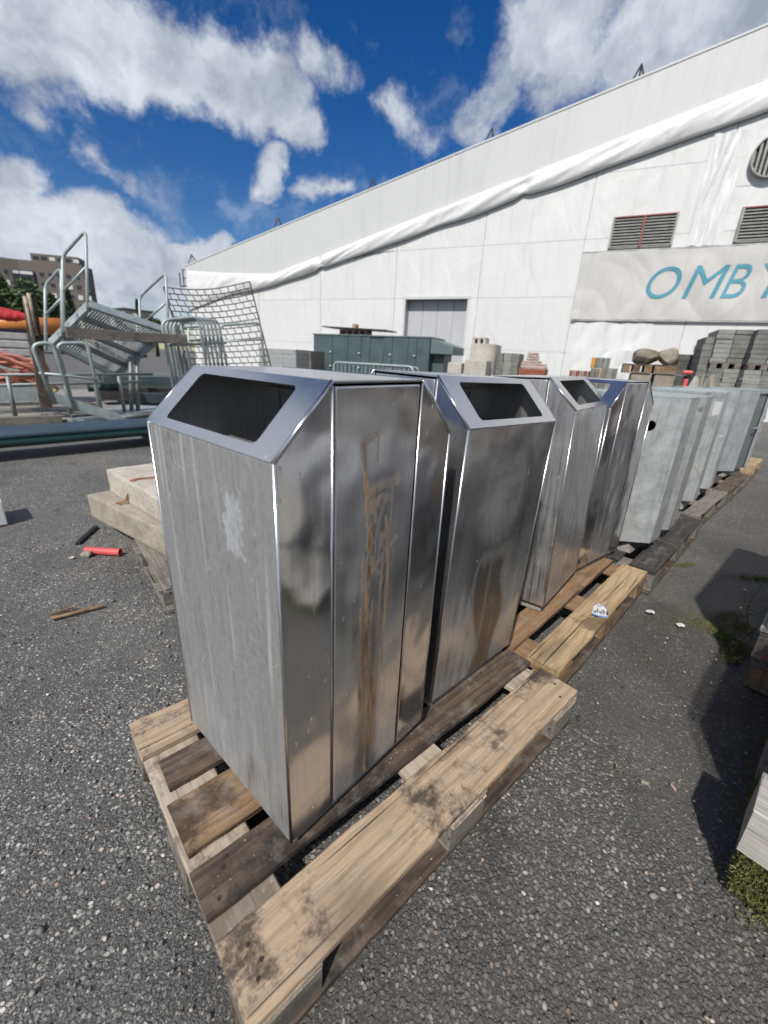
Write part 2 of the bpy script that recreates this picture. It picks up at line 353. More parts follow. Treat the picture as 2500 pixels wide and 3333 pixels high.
def asphalt():
    t = NT('asphalt'); v0 = t.coords(per_object=False)
    wv = t.N.new('ShaderNodeTexNoise'); wv.inputs['Scale'].default_value = 45; wv.inputs['Detail'].default_value = 2; t.link(v0, wv.inputs['Vector'])
    vs = t.N.new('ShaderNodeVectorMath'); vs.operation = 'MULTIPLY_ADD'; t.link(wv.outputs['Color'], vs.inputs[0]); vs.inputs[1].default_value = (.012, .012, 0); t.link(v0, vs.inputs[2]); v = vs.outputs[0]
    a = t.voro(v, 98); b = t.voro(v, 185); c3 = t.voro(v, 360); big = t.noise(v0, .9, 5, .6); mid = t.noise(v0, 6, 5, .6)
    def chan(vo):
        n = t.N.new('ShaderNodeSeparateColor'); t.link(vo.outputs['Color'], n.inputs[0]); return n.outputs
    A, B, C3 = chan(a), chan(b), chan(c3)
    ca = t.ramp(A[0], [(0, (.065, .065, .065)), (.35, (.13, .13, .128)), (.6, (.20, .198, .19)), (.78, (.29, .28, .26)), (.89, (.38, .355, .31)), (.95, (.56, .55, .52)), (.98, (.36, .22, .15)), (1, (.68, .67, .64))])
    cb = t.ramp(B[1], [(0, (.06, .06, .06)), (.5, (.125, .125, .123)), (.8, (.20, .198, .19)), (.95, (.33, .32, .29)), (1, (.5, .48, .43))])
    cc = t.ramp(C3[1], [(0, (.05, .05, .05)), (.6, (.11, .11, .108)), (.9, (.19, .188, .18)), (1, (.30, .29, .26))])
    cov = t.noise(v0, 1.7, 5, .65); ma = t.math('MULTIPLY', t.rng(a.outputs['Distance'], .34, .60, 1, 0, True), t.math('GREATER_THAN', A[2], t.rng(cov, .36, .64, .85, .05))); mb = t.math('MULTIPLY', t.rng(b.outputs['Distance'], .38, .62, 1, 0, True), t.math('GREATER_THAN', B[2], t.rng(cov, .36, .64, .55, .1)))
    col = t.mix(t.rng(c3.outputs['Distance'], .4, .7, 1, 0, True), (.028, .028, .029), cc); col = t.mix(mb, col, cb); col = t.mix(ma, col, ca)
    wear_or_shade = t.attr('damp_shade').outputs['Fac']  # damp mixed with aisle shade painted into the asphalt
    col = t.mix(t.rng(big, .4, .7, 0, .5), col, t.mix(.5, col, (.15, .147, .14)))
    col = t.mix(t.rng(mid, .5, .75, 0, .4), col, (.06, .057, .053)); dust = t.noise(v0, .55, 6, .6); col = t.mix(t.rng(dust, .48, .66, 0, .55, True), col, t.mix(.55, col, (.22, .205, .18)))
    oil = t.noise(v0, 2.3, 5, .6, .5); col = t.mix(t.rng(oil, .62, .72, 0, .55, True), col, (.035, .034, .034)); stain2 = t.rng(t.noise(v0, .8, 4, .6, 1.0), .56, .68, 0, .35, True); col = t.mix(stain2, col, (.075, .066, .055))
    col = t.mix(1.0, col, (1.14, 1.13, 1.11), 'MULTIPLY')
    col = t.mix(wear_or_shade, col, t.mix(.76, col, (.044, .038, .032)))
    ro = t.rng(big, .3, .7, .65, .88); ro = t.math('SUBTRACT', ro, t.math('MULTIPLY', wear_or_shade, .15))
    h = t.math('ADD', t.math('MAXIMUM', ma, t.math('MULTIPLY', mb, .55)), t.math('MULTIPLY', t.noise(v0, 160, 3), .4))
    return t.done(col, ro, 0, t.bump(h, .8, .004, t.bump(mid, .25, .02)))

def fabric(name, c, rough=.55, wr=.35, scale=1.6, dirt=.15):
    t = NT(name); v = t.coords((1, 1, 1)); n = t.noise(t.coords((.8, .8, .35)), scale, 5, .55, 1.2); f = t.noise(v, .45, 5, .6); sp = t.noise(v, 9, 4, .7); stk = t.noise(t.coords((5, 5, .25)), 1.2, 5, .6)
    col = t.mix(t.rng(f, .4, .75, 0, dirt), c, tuple(x * .72 for x in c)); col = t.mix(t.rng(sp, .68, .76, 0, .35), col, (.42, .42, .40))
    col = t.mix(t.rng(stk, .52, .78, 0, .35), col, tuple(x * .62 for x in c))
    return t.done(col, rough, 0, t.bump(n, wr, .12))

def leafmat(name, a, b):
    t = NT(name); g = t.N.new('ShaderNodeNewGeometry')
    col = t.mix(g.outputs['Random Per Island'], a, b)
    return t.done(col, .6, 0, None, Subsurface_Weight=0.0)

M = {}
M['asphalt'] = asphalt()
M['steel'] = steel('brushed_steel'); M['steel_dirty'] = steel('dirty_steel', .42, .3, streak=.9, tint=(.20, .20, .195), wob=.15)
M['steel_top'] = steel('steel_hood', .05, .2, base=(.60, .60, .61), wob=.12); M['steel_dark'] = steel('steel_inside', .35, .35, base=(.6, .6, .6), tint=(.26, .26, .25))
M['galv'] = galv('galvanised'); M['galv_blue'] = galv('galvanised_bluish', (.42, .45, .475)); M['galv_dull'] = galv('galvanised_dull', (.39, .405, .40))
M['grate'] = galv('grating_zinc', (.5, .54, .55)); M['rail'] = galv('rail_zinc', (.36, .41, .41)); M['rail_dark'] = galv('rail_zinc_weathered', (.20, .225, .225))
M['wood_pale'] = wood('wood_pale', (.43, .305, .198), (.58, .44, .305), (.045, .037, .032), .92, 1.0, .78, .74)
M['wood_gold'] = wood('wood_gold', (.43, .29, .15), (.58, .44, .27), (.13, .085, .045), .8)
M['wood_brown'] = wood('wood_brown', (.23, .135, .07), (.40, .27, .155), (.035, .022, .015), .85, 1.2)
M['wood_rust'] = wood('wood_rust', (.25, .145, .075), (.38, .235, .13), (.05, .03, .02), .5)
M['wood_dark'] = wood('wood_dark', (.055, .042, .034), (.17, .12, .082), (.02, .016, .013), .8, 1.2)
M['wood_black'] = wood('wood_black', (.035, .032, .03), (.075, .066, .06), (.016, .015, .014), .5)
M['wood_grey'] = wood('wood_grey', (.16, .145, .125), (.30, .275, .24), (.06, .05, .045), .5)
M['wood_raw'] = wood('wood_raw', (.43, .36, .27), (.58, .50, .40), (.10, .075, .06), .75, .8, .8, .6)
M['wood_white'] = wood('wood_white', (.42, .40, .36), (.62, .60, .56), (.2, .18, .16), .4)
M['concrete'] = stone('concrete', (.22, .215, .20), (.34, .33, .31)); M['concrete_pale'] = stone('concrete_pale', (.42, .40, .36), (.56, .53, .48), 4)
M['granite'] = stone('granite', (.24, .215, .175), (.40, .36, .30), 6); M['granite_dark'] = stone('granite_mossy', (.17, .155, .12), (.30, .275, .22), 5, .5, (.11, .105, .06))
M['slab_pale'] = stone('slab_pale', (.40, .36, .30), (.60, .56, .49), 6); M['slab_grey'] = stone('slab_grey', (.29, .26, .21), (.44, .40, .32), 9)
M['paver'] = stone('paver', (.15, .155, .145), (.26, .265, .245), 5, .4); M['paver_dark'] = stone('paver_dark', (.075, .078, .075), (.16, .16, .15), 5, .4); M['paver_light'] = stone('paver_light', (.24, .24, .22), (.36, .36, .335), 5, .3)
M['brick_red'] = stone('brick_red', (.27, .085, .05), (.40, .15, .09), 12); M['brick_pink'] = stone('brick_pink', (.38, .25, .22), (.52, .40, .37), 9)
M['white_fab'] = fabric('white_fabric', (.72, .73, .725), .5, .55, 1.1, .25); M['white_roll'] = fabric('white_fabric_roll', (.74, .75, .75), .45, .25, 2.0, .08)
M['white_band'] = fabric('white_fabric_band', (.60, .61, .615), .5, .08, .6, .16); M['banner'] = fabric('banner_cloth', (.58, .57, .55), .6, .3, 1.5, .12)
M['seam'] = simple('seam_grey', (.46, .46, .47), .7); M['letter'] = simple('letter_teal', (.085, .30, .40), .55, .12, 2)
M['door_grey'] = simple('door_grey', (.50, .51, .54), .5, .06, 1); M['louvre'] = simple('louvre_slat', (.30, .30, .29), .6, .25, 4); M['red_frame'] = simple('louvre_red', (.27, .08, .07), .6)
M['black'] = simple('black_plastic', (.018, .018, .02), .5); M['dark_steel'] = simple('dark_steel', (.06, .063, .065), .5, .3, 5, metal=.5)
M['ahu'] = simple('unit_green_grey', (.075, .11, .12), .5, .12, 2, dirt=(.05, .06, .06)); M['ahu_light'] = simple('unit_hood_grey', (.12, .16, .165), .5, .12, 2)
M['white_plastic'] = simple('white_plastic', (.62, .64, .63), .45, .08, 3); M['red_pipe'] = simple('red_plastic', (.62, .10, .10), .4, .1, 4)
M['green_pipe'] = simple('green_plastic', (.006, .028, .026), .4, .25, 2); M['blue_pipe'] = simple('slate_pipe', (.055, .08, .105), .38, .2, 2)
M['orange'] = simple('orange_plastic', (.62, .22, .05), .45, .15, 2); M['red_cloth'] = simple('red_cloth', (.50, .035, .04), .7, .3, 3, .4, 5)
M['salmon'] = simple('salmon_hose', (.55, .22, .16), .5, .25, 3); M['pale_hose'] = simple('pale_hose', (.42, .33, .22), .6, .2, 3); M['yellow_rope'] = simple('yellow_rope', (.52, .42, .16), .8, .2, 8)
M['wrap'] = simple('wrapped_plastic', (.46, .46, .46), .35, .3, 4, .4, 9); M['wrap_pink'] = simple('wrapped_pink', (.42, .30, .28), .35, .3, 5, .4, 10)
M['rust'] = simple('rusty_wire', (.07, .055, .05), .8, .3, 9); M['copper'] = simple('rust_strap', (.30, .12, .06), .6, .3, 9)
M['facade'] = simple('brown_facade', (.135, .115, .10), .8, .08, .2); M['facade2'] = simple('beige_facade', (.34, .30, .25), .8, .08, .2)
M['glass'] = simple('window_glass', (.03, .035, .045), .12, .3, 2); M['blind'] = simple('window_blind', (.55, .55, .55), .6, .1, 2); M['navy'] = simple('navy_frame', (.02, .025, .04), .4)
M['bark'] = simple('bark', (.06, .045, .035), .9, .3, 5, .5); M['leaf'] = leafmat('leaf_green', (.025, .05, .012), (.075, .11, .03)); M['leaf_dark'] = leafmat('leaf_dark', (.012, .028, .010), (.04, .06, .018))
M['moss'] = leafmat('moss_blades', (.045, .05, .012), (.17, .165, .045)); M['grass'] = leafmat('weed_blades', (.06, .09, .02), (.20, .21, .06)); M['seed'] = leafmat('seed_heads', (.12, .13, .07), (.28, .28, .2))
M['moss_bed'] = stone('moss_bed', (.035, .038, .010), (.085, .085, .022), 30, .8)
M['paper'] = simple('litter_paper', (.66, .67, .68), .7, .1, 6); M['blue_ink'] = simple('wrapper_blue', (.10, .27, .58), .4, .2, 5); M['ink'] = simple('wrapper_ink', (.02, .02, .03), .5)
M['nail'] = simple('nail_rust', (.035, .02, .015), .7); M['orange_block'] = simple('orange_block', (.60, .28, .05), .7, .15, 4); M['tape'] = simple('teal_tape', (.12, .42, .50), .5)
def pebble_mat():
    t = NT('pebble'); g = t.N.new('ShaderNodeNewGeometry')
    col = t.ramp(g.outputs['Random Per Island'], [(0, (.06, .06, .06)), (.35, (.13, .13, .128)), (.6, (.22, .215, .205)), (.82, (.36, .34, .30)), (.92, (.32, .21, .14)), (1, (.66, .65, .62))])
    return t.done(col, .75)
M['pebble'] = pebble_mat()
def clear_plastic():
    t = NT('clear_sheet'); v = t.coords(); t.done((.8, .82, .84), .18, 0, t.bump(t.noise(v, 9, 4, .6), .5, .03), Alpha=.42); return t.m
M['clear'] = clear_plastic()

# ------------------------------------------------------------------ ground
def ground():
    xs = list(np.concatenate([[-400, -120, -40, -12, -5], np.linspace(-3, 9, 49), [12, 20, 40, 90, 200, 600]]))
    ys = list(np.concatenate([[-400, -120, -40, -12, -5], np.linspace(-3, 9, 49), [12, 20, 40, 90, 200, 600]]))
    vs = []
    for x in xs:
        for y in ys:
            k = 1 if -3 <= x <= 9 and -3 <= y <= 9 else 0
            vs.append((x, y, -.004 + k * .010 * (mnoise.noise((x * .7, y * .7, 3)) - .3) if k else -.006))
    n = len(ys); fs = [(i * n + j, (i + 1) * n + j, (i + 1) * n + j + 1, i * n + j + 1) for i in range(len(xs) - 1) for j in range(n - 1)]
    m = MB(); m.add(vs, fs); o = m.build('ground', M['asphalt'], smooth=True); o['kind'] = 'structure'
    a = o.data.attributes.new('damp_shade', 'FLOAT', 'POINT')  # aisle darkening: damp together with cast shade put into the colour
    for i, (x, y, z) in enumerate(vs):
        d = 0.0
        if -1 < x < 9 and -1.5 < y < .4: d = .95 * min(1, max(0, (.30 - y) / .35)) * (0.8 + .5 * mnoise.noise((x * 1.5, y * 1.5, 1))) * (1 - .6 * math.exp(-((x - 1.0) / .45) ** 2 - ((y + .2) / .25) ** 2))  # the lighter spot is a sunlit patch painted into this mask
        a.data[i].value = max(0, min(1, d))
    return o
ground()

def pebbles():
    r = random.Random(3); ico = bmesh.new(); bmesh.ops.create_icosphere(ico, subdivisions=1, radius=1)
    base = [v.co.copy() for v in ico.verts]; fcs = [tuple(v.index for v in f.verts) for f in ico.faces]; ico.free()
    m = MB(); n = 0
    while n < 5200:
        near = n < 3400
        x, y = (r.uniform(-1.0, 2.2), r.uniform(-.7, 3.2)) if near else (r.uniform(-1.5, 6), r.uniform(-1, 8))
        if 0 < y < .85 and 0 < x < 8: 
            if r.random() < .9: continue
        s = r.choice((.0024, .003, .0038, .005)) * r.uniform(.7, 1.25); 
        if r.random() < .012: s *= 1.9
        e = Matrix.Rotation(r.uniform(0, 6.3), 3, 'Z') @ Matrix.Diagonal((s * r.uniform(.9, 1.6), s, s * r.uniform(.5, .8)))
        m.add([e @ (b * r.uniform(.85, 1.15)) + Vector((x, y, s * .25)) for b in base], fcs); n += 1
    o = m.build('gravel', M['pebble'], smooth=True); tag(o, 'loose gravel and grit scattered over the asphalt', 'gravel', kind='stuff')
pebbles()
#NEXT
# ------------------------------------------------------------------ pallets
def board_mesh(l, w, t, seed=0, wear_or_shade=.003, nseg=0):
    r = random.Random(seed); m = MB(); ch = min(.0035, t * .2); nseg = nseg or max(6, min(40, int(l / .03)))
    hw, ht = w / 2, t / 2
    base = [(-hw + ch, -ht), (hw - ch, -ht), (hw, -ht + ch), (hw, ht - ch), (hw - ch, ht), (-hw + ch, ht), (-hw, ht - ch), (-hw, -ht + ch)]
    rings = []
    for i in range(nseg + 1):
        x = -l / 2 + l * i / nseg; a = mnoise.noise((x * 5, seed * 3.1, 0)) * wear_or_shade + mnoise.noise((x * 38, seed * 2.1, 3)) * wear_or_shade * .55; b = mnoise.noise((x * 5, seed * 3.1, 9)) * wear_or_shade + mnoise.noise((x * 38, seed * 2.1, 13)) * wear_or_shade * .55; wz = mnoise.noise((x * 2.5, seed * 1.7, 4)) * wear_or_shade * .6
        for k, (y, z) in enumerate(base):
            dx = r.uniform(-.003, .003) if i in (0, nseg) else 0
            rings.append((x + dx, y + (a if y > 0 else b), z + wz))
    fs = [tuple(range(8))[::-1], tuple(nseg * 8 + k for k in range(8))]
    for i in range(nseg):
        for k in range(8): fs.append((i * 8 + k, i * 8 + (k + 1) % 8, (i + 1) * 8 + (k + 1) % 8, (i + 1) * 8 + k))
    m.add(rings, [f[::-1] for f in fs]); return m
def put_board(name, parent, c, l, w, t, mat, seed, rot=(0, 0, 0), wear_or_shade=.003):
    o = board_mesh(l, w, t, seed, wear_or_shade).build(name, mat, parent, local=True); o.location = c; o.rotation_euler = rot; return o
NAIL = {}
def nail(parent, x, y, z):
    if 'n' not in NAIL:
        m = MB(); m.tube([(0, 0, -.002), (0, 0, .0012)], .0042, 8); NAIL['n'] = m.build('nail', M['nail'], parent, local=True); o = NAIL['n']
    else: o = part_copy(NAIL['n'], parent)
    o.location = (x, y, z); return o
def pallet(label, loc, rotz, length=1.2, ws=(.145, .1, .145, .1, .145), gaps=None, mats=None, sub='wood_raw', blockm='wood_grey', depth=.8, seed=1, group=None, ends=None, detail=True):
    p = thing('pallet', label, 'pallet', loc, rotz, group)
    n = len(ws); g = gaps or [(depth - sum(ws)) / (n - 1)] * (n - 1); y = 0; r = random.Random(seed)
    for i, w in enumerate(ws):                     # from the right-hand board to the left-hand one
        x0, x1 = (ends[i] if ends else (0, length))
        b = put_board('deck_board', p, ((x0 + x1) / 2, y + w / 2, .133), x1 - x0, w, .0215, M[mats[i]], seed * 10 + i, (0, r.uniform(-.001, .001), r.uniform(-.004, .004)), .0045)
        if detail and (i < 2):
            for q in range(5):
                nail(b, (x1 - x0) / 2 * (-1 if q < 3 else 1) * r.uniform(.86, .96), r.uniform(-w * .35, w * .35), .0105)
        y += w + (g[i] if i < n - 1 else 0)
    for k, x in enumerate((.0725, length / 2, length - .0725)):
        put_board('stringer_board', p, (x, depth / 2, .111), depth, .143, .0215, M[sub], seed * 10 + 20 + k, (0, 0, PI / 2))
        for j, yy in enumerate((.05, depth / 2, depth - .05)):
            put_board('block', p, (x, yy, .061), .142, .098 if j != 1 else .143, .0775, M[blockm], seed * 10 + 30 + 3 * k + j)
    for j, yy in enumerate((.05, depth / 2, depth - .05)):
        put_board('bottom_board', p, (length / 2, yy, .0112), length, .1 if j != 1 else .145, .0215, M['wood_dark'], seed * 10 + 50 + j)  # dark wood on every bottom board, shade under the deck put into the colour
    return p
GP = 'pallets in the row under the litter bins'
pallet('weathered pallet with dark scorched pale boards under two steel bins', (0, 0, 0), 0, 1.2, (.148, .104, .146, .1, .145), None,
       ['wood_pale', 'wood_dark', 'wood_brown', 'wood_dark', 'wood_pale'], 'wood_raw', 'wood_grey', .8, 1, GP, [(0, 1.205), (.002, 1.21), (.012, 1.2), (.03, 1.2), (.0, 1.2)])
pallet('golden new pallet board with torn wrapper lying on it', (1.238, .088, .0), .066, 1.215, (.13, .11, .145, .1, .145), [.052, .05, .055, .055], ['wood_gold', 'wood_rust', 'wood_brown', 'wood_brown', 'wood_brown'], 'wood_rust', 'wood_brown', .82, 2, GP)
pallet('pallet with wide black stained deck board under galvanised bins', (2.475, .135, .001), .055, 1.36, (.142, .1, .145, .1, .145), [.06, .05, .05, .05], ['wood_black', 'wood_black', 'wood_dark', 'wood_dark', 'wood_dark'], 'wood_grey', 'wood_grey', .82, 3, GP)
pallet('brown pallet with pale flaking deck board', (3.868, .245, .002), .02, 1.2, (.12, .1, .145, .1, .145), None, ['wood_grey', 'wood_dark', 'wood_dark', 'wood_dark', 'wood_dark'], 'wood_grey', 'wood_grey', .8, 4, GP, detail=False)
pallet('dark brown cracked pallet just before the yellow one', (5.11, .262, .001), .025, 1.22, (.14, .1, .145, .1, .145), None, ['wood_dark', 'wood_dark', 'wood_dark', 'wood_dark', 'wood_dark'], 'wood_grey', 'wood_grey', .8, 5, GP, detail=False)
pallet('fresh yellow pallet at the end of the bin row', (6.40, .30, .004), .045, 1.45, (.145, .1, .145, .1, .145), None, ['wood_gold', 'wood_gold', 'wood_gold', 'wood_gold', 'wood_gold'], 'wood_gold', 'wood_gold', .8, 6, GP, detail=False)

# ------------------------------------------------------------------ stainless bins
BW, BH, CH, CU = .474, .975, .117, .117
HB = BW / 2; SL = math.hypot(CH, CU)
def ring_plate(m, o, ax, bx, W, Lh, hole, rc, th, mi=0, na=5):
    """rectangular plate W x Lh with a rounded hole; ax, bx unit vectors, thickness th along ax x bx (outwards +)"""
    o, ax, bx = Vector(o), Vector(ax), Vector(bx); nn = ax.cross(bx).normalized()
    a0, a1, b0, b1 = hole; cs = [((a0 + rc, b0 + rc), PI, (0, 0)), ((a1 - rc, b0 + rc), 1.5 * PI, (W, 0)), ((a1 - rc, b1 - rc), 0, (W, Lh)), ((a0 + rc, b1 - rc), .5 * PI, (0, Lh))]
    inn, outi = [], []
    for ci, ((cx, cy), st, _) in enumerate(cs):
        for k in range(na + 1):
            t = st + .5 * PI * k / na; inn.append((cx + rc * math.cos(t), cy + rc * math.sin(t))); outi.append(ci)
    corners = [c[2] for c in cs]; n = len(inn)
    def P(a, b, d): return o + ax * a + bx * b + nn * d
    vs = [P(a, b, th) for a, b in corners] + [P(a, b, th) for a, b in inn] + [P(a, b, 0) for a, b in corners] + [P(a, b, 0) for a, b in inn]
    T = n + 4; fs = []
    for i in range(n):
        j = (i + 1) % n; ci, cj = outi[i], outi[j]
        if ci == cj: fs.append((ci, 4 + j, 4 + i)); fs.append((T + ci, T + 4 + i, T + 4 + j))
        else: fs.append((ci, cj, 4 + j, 4 + i)); fs.append((T + ci, T + 4 + i, T + 4 + j, T + cj))
        fs.append((4 + i, 4 + j, T + 4 + j, T + 4 + i))
    for i in range(4):
        j = (i + 1) % 4; fs.append((i, T + i, T + j, j))
    m.add(vs, fs, mi)
def grid_panel(name, parent, o, ax, bx, W, Lh, mat, fn=None, nx=60, nz=200, th=.004, bulge=0):
    """panel W x Lh whose outer face is a fine grid carrying dirt, rust and pale marks"""
    o, ax, bx = Vector(o), Vector(ax), Vector(bx); nn = ax.cross(bx).normalized()
    e = .0025; As = [0, e] + [e + (W - 2 * e) * i / nx for i in range(1, nx)] + [W - e, W]; Bs = [0, e] + [e + (Lh - 2 * e) * i / nz for i in range(1, nz)] + [Lh - e, Lh]
    vs, at = [], []
    for i, a in enumerate(As):
        for j, b in enumerate(Bs):
            d = th - (e * .8 if (i in (0, len(As) - 1) or j in (0, len(Bs) - 1)) else 0)
            if bulge: d += bulge * mnoise.noise((a * 6 + 3, b * 3.2, o.x * 5)) * math.sin(PI * a / W)
            vs.append(o + ax * a + bx * b + nn * d); at.append(fn(a / W, b) if fn else (0, 0, 0))
    n = len(Bs); fs = [(i * n + j, (i + 1) * n + j, (i + 1) * n + j + 1, i * n + j + 1) for i in range(len(As) - 1) for j in range(n - 1)]
    k = len(vs); vs += [o, o + ax * W, o + ax * W + bx * Lh, o + bx * Lh]; at += [(0, 0, 0)] * 4
    A1 = (len(As) - 1) * n
    fs += [(k, k + 1, A1, 0), (k + 1, k + 2, A1 + n - 1, A1), (k + 2, k + 3, n - 1, A1 + n - 1), (k + 3, k, 0, n - 1), (k + 3, k + 2, k + 1, k)]
    m = MB(); m.add(vs, fs); ob = m.build(name, mat, parent, local=True); me = ob.data
    me.polygons.foreach_set('use_smooth', [True] * len(me.polygons)); me.set_sharp_from_angle(angle=.6)
    if fn:
        for q, nm in enumerate(('dirt', 'rust', 'pale', 'wet')):
            me.attributes.new(nm, 'FLOAT', 'POINT').data.foreach_set('value', [x[q] if len(x) > q else 0 for x in at])
    return ob
def sstep(a, b, x):
    t = max(0, min(1, (x - a) / (b - a))) if a != b else float(x > a); return t * t * (3 - 2 * t)
def nz(*p): return mnoise.noise(p)
def seg_d(a, b, x0, y0, x1, y1):
    dx, dy = x1 - x0, y1 - y0; t = max(0, min(1, ((a - x0) * dx + (b - y0) * dy) / (dx * dx + dy * dy + 1e-9)))
    return math.hypot(a - x0 - t * dx, b - y0 - t * dy), t
# streaks of the rusty spill on the first bin's door: metres across the side (from the front edge), height
RUST = [(.188, .865, .203, .80, .005, .55, 1), (.190, .866, .236, .878, .006, .35, 0), (.234, .875, .232, .83, .003, .4, 1), (.203, .80, .213, .70, .005, .85, 1), (.213, .70, .222, .52, .007, 1.0, 1), (.214, .768, .300, .778, .014, .34, 0), (.212, .733, .27, .742, .016, .36, 0),
        (.262, .735, .232, .655, .006, .35, 0), (.268, .70, .282, .60, .006, .55, 1), (.225, .585, .305, .645, .008, .38, 0), (.222, .52, .228, .30, .0045, 1.0, 1), (.228, .30, .2305, .0, .0032, 1.0, 1), (.246, .30, .247, .08, .005, .75, 1), (.284, .60, .280, .33, .0035, .6, 1), (.198, .64, .205, .55, .004, .35, 1), (.205, .55, .201, .16, .0035, .7, 1), (.238, .52, .240, .2, .003, .6, 1), (.262, .62, .263, .42, .003, .5, 1)]
DRIPS = [(random.Random(77 + i).uniform(.19, .31), random.Random(177 + i).uniform(.45, .78), random.Random(277 + i).uniform(.03, .22), random.Random(377 + i).uniform(.0012, .0028)) for i in range(13)]
def door1(a, b):
    x = .121 + a * .237; r = 0
    wx = x + .007 * nz(x * 7, b * 11, 1) + .003 * nz(x * 40, b * 60, 2); wb = b + .006 * nz(x * 30, b * 20, 12)
    for x0, y0, x1, y1, w, s, hard in RUST:
        d, t = seg_d(wx, wb, x0, y0, x1, y1); ww = w * 1.5 * (1 + .6 * nz(b * 34, x0 * 50 + x * 20, 5)); r = max(r, min(1, s * 1.4) * (1 - sstep(ww * (.3 if hard else 0), ww, d)) * (1 if hard else .85 + .9 * max(0, nz(x * 40, b * 14, 44))))
    for dx, dz, dl, dw in DRIPS:
        if dz - dl < b < dz: r = max(r, .55 * (1 - sstep(dw * .4, dw, abs(x - dx - .002 * nz(b * 30, dx * 90, 2)))) * sstep(dz - dl, dz - dl * .5, b))
    blot = sstep(.02, .35, nz(x * 45, b * 28, 31)) * (1 - sstep(.02, .055, abs(x - .24))) * sstep(.50, .58, b) * sstep(.80, .76, b) * .4
    r = max(r, blot); r *= sstep(-.8, -.05, nz(x * 130, b * 40, 7))
    halo = (1 - sstep(.015, .055, abs(x - .235 - .02 * nz(b * 6, 1, 1)))) * sstep(.58, .40, b) * (.75 + .5 * nz(x * 60, b * 1.5, 4))
    drip = max(0, nz(x * 70, b * 1.4, 3)) * sstep(.8, .1, b) * .55
    low = sstep(.26, .0, b) * (.65 + .5 * nz(x * 20, b * 20, 8))
    d = .09 + .16 * max(0, nz(x * 14, b * 4, 4)) + drip * .5 + low * .6
    return (max(0, min(.95, d)), max(0, min(1, r * 1.15)), max(0, .5 * low * nz(x * 30, b * 9, 3)), max(0, min(.9, halo)))
def strip_dirt(a, b):
    low = sstep(.3, .0, b) * (.5 + .5 * nz(a * 5, b * 16, 3)); return (max(0, .08 + .5 * low + .35 * max(0, nz(a * 9, b * 2.2, 6)) * sstep(.9, .2, b)), 0, 0)
def front1(a, b):
    y = a * BW; d = .46 + .42 * nz(y * 30, b * 2.4, 2) + .25 * nz(y * 7, b * 5, 9) + .3 * nz(y * 90, b * 4, 19)
    pa = 0
    # pale torn patch where a sticker was
    ex = .338 + .012 * nz(b * 14, 1, 4); wd = .034 + .012 * nz(b * 45, 2, 2) + .008 * nz(b * 160, y * 90, 6)
    if .62 < b < .82: pa = (1 - sstep(wd * .8, wd, abs(y - ex + .01 * nz(b * 60, 5, 1)))) * sstep(.652 + .02 * nz(y * 120, 3, 3), .664 + .02 * nz(y * 120, 3, 3), b) * sstep(.785 + .02 * nz(y * 90, 8, 3), .77 + .02 * nz(y * 90, 8, 3), b) * (.75 + .6 * nz(y * 90, b * 60, 3))
    low = sstep(.34, .02, b) * .45; d -= low * .5; pa = max(pa, low * (.6 + .9 * nz(y * 30, b * 12, 5)), .5 * sstep(.28, .5, nz(y * 60, b * 3.2, 41)))
    return (max(0, min(.92, d)), 0, max(0, min(.85, pa)))
def front2(a, b):
    y = (1 - a) * BW; d = .12 + .14 * nz(y * 10, b * 4, 12)
    smear = math.hypot((y - .24) / .16, (b - .64) / .17); d += .28 * (1 - sstep(.55, 1.05, smear)) * (1 + .5 * nz(y * 8, b * 30, 3))
    cx = .22 + .05 * nz(b * 4, 3, 3); wdt = .068 + .03 * nz(b * 5, 9, 1) - .02 * sstep(.25, .0, b)
    dark = (1 - sstep(wdt, wdt + .03, abs(y - cx))) * sstep(.52, .40, b); rb = dark * sstep(.5, .0, b) * .35 * (1 + nz(y * 60, b * 2, 2))
    pale = (1 - dark) * sstep(.46, .30, b) * .55 * (.7 + .6 * nz(y * 40, b * 3, 8))
    return (max(0, min(.9, d)), max(0, min(.35, rb)), max(0, pale), max(0, min(.95, dark * (.95 + .3 * nz(y * 50, b * 2, 6)))))
def side_dirt(a, b):
    d = .22 + .3 * nz(a * 7, b * 2.2, 21) + .2 * nz(a * 16, b * 16, 22) + .2 * sstep(.5, 0, b); return (max(0, min(.85, d)), 0, max(0, .25 * nz(a * 12, b * 7, 23)))
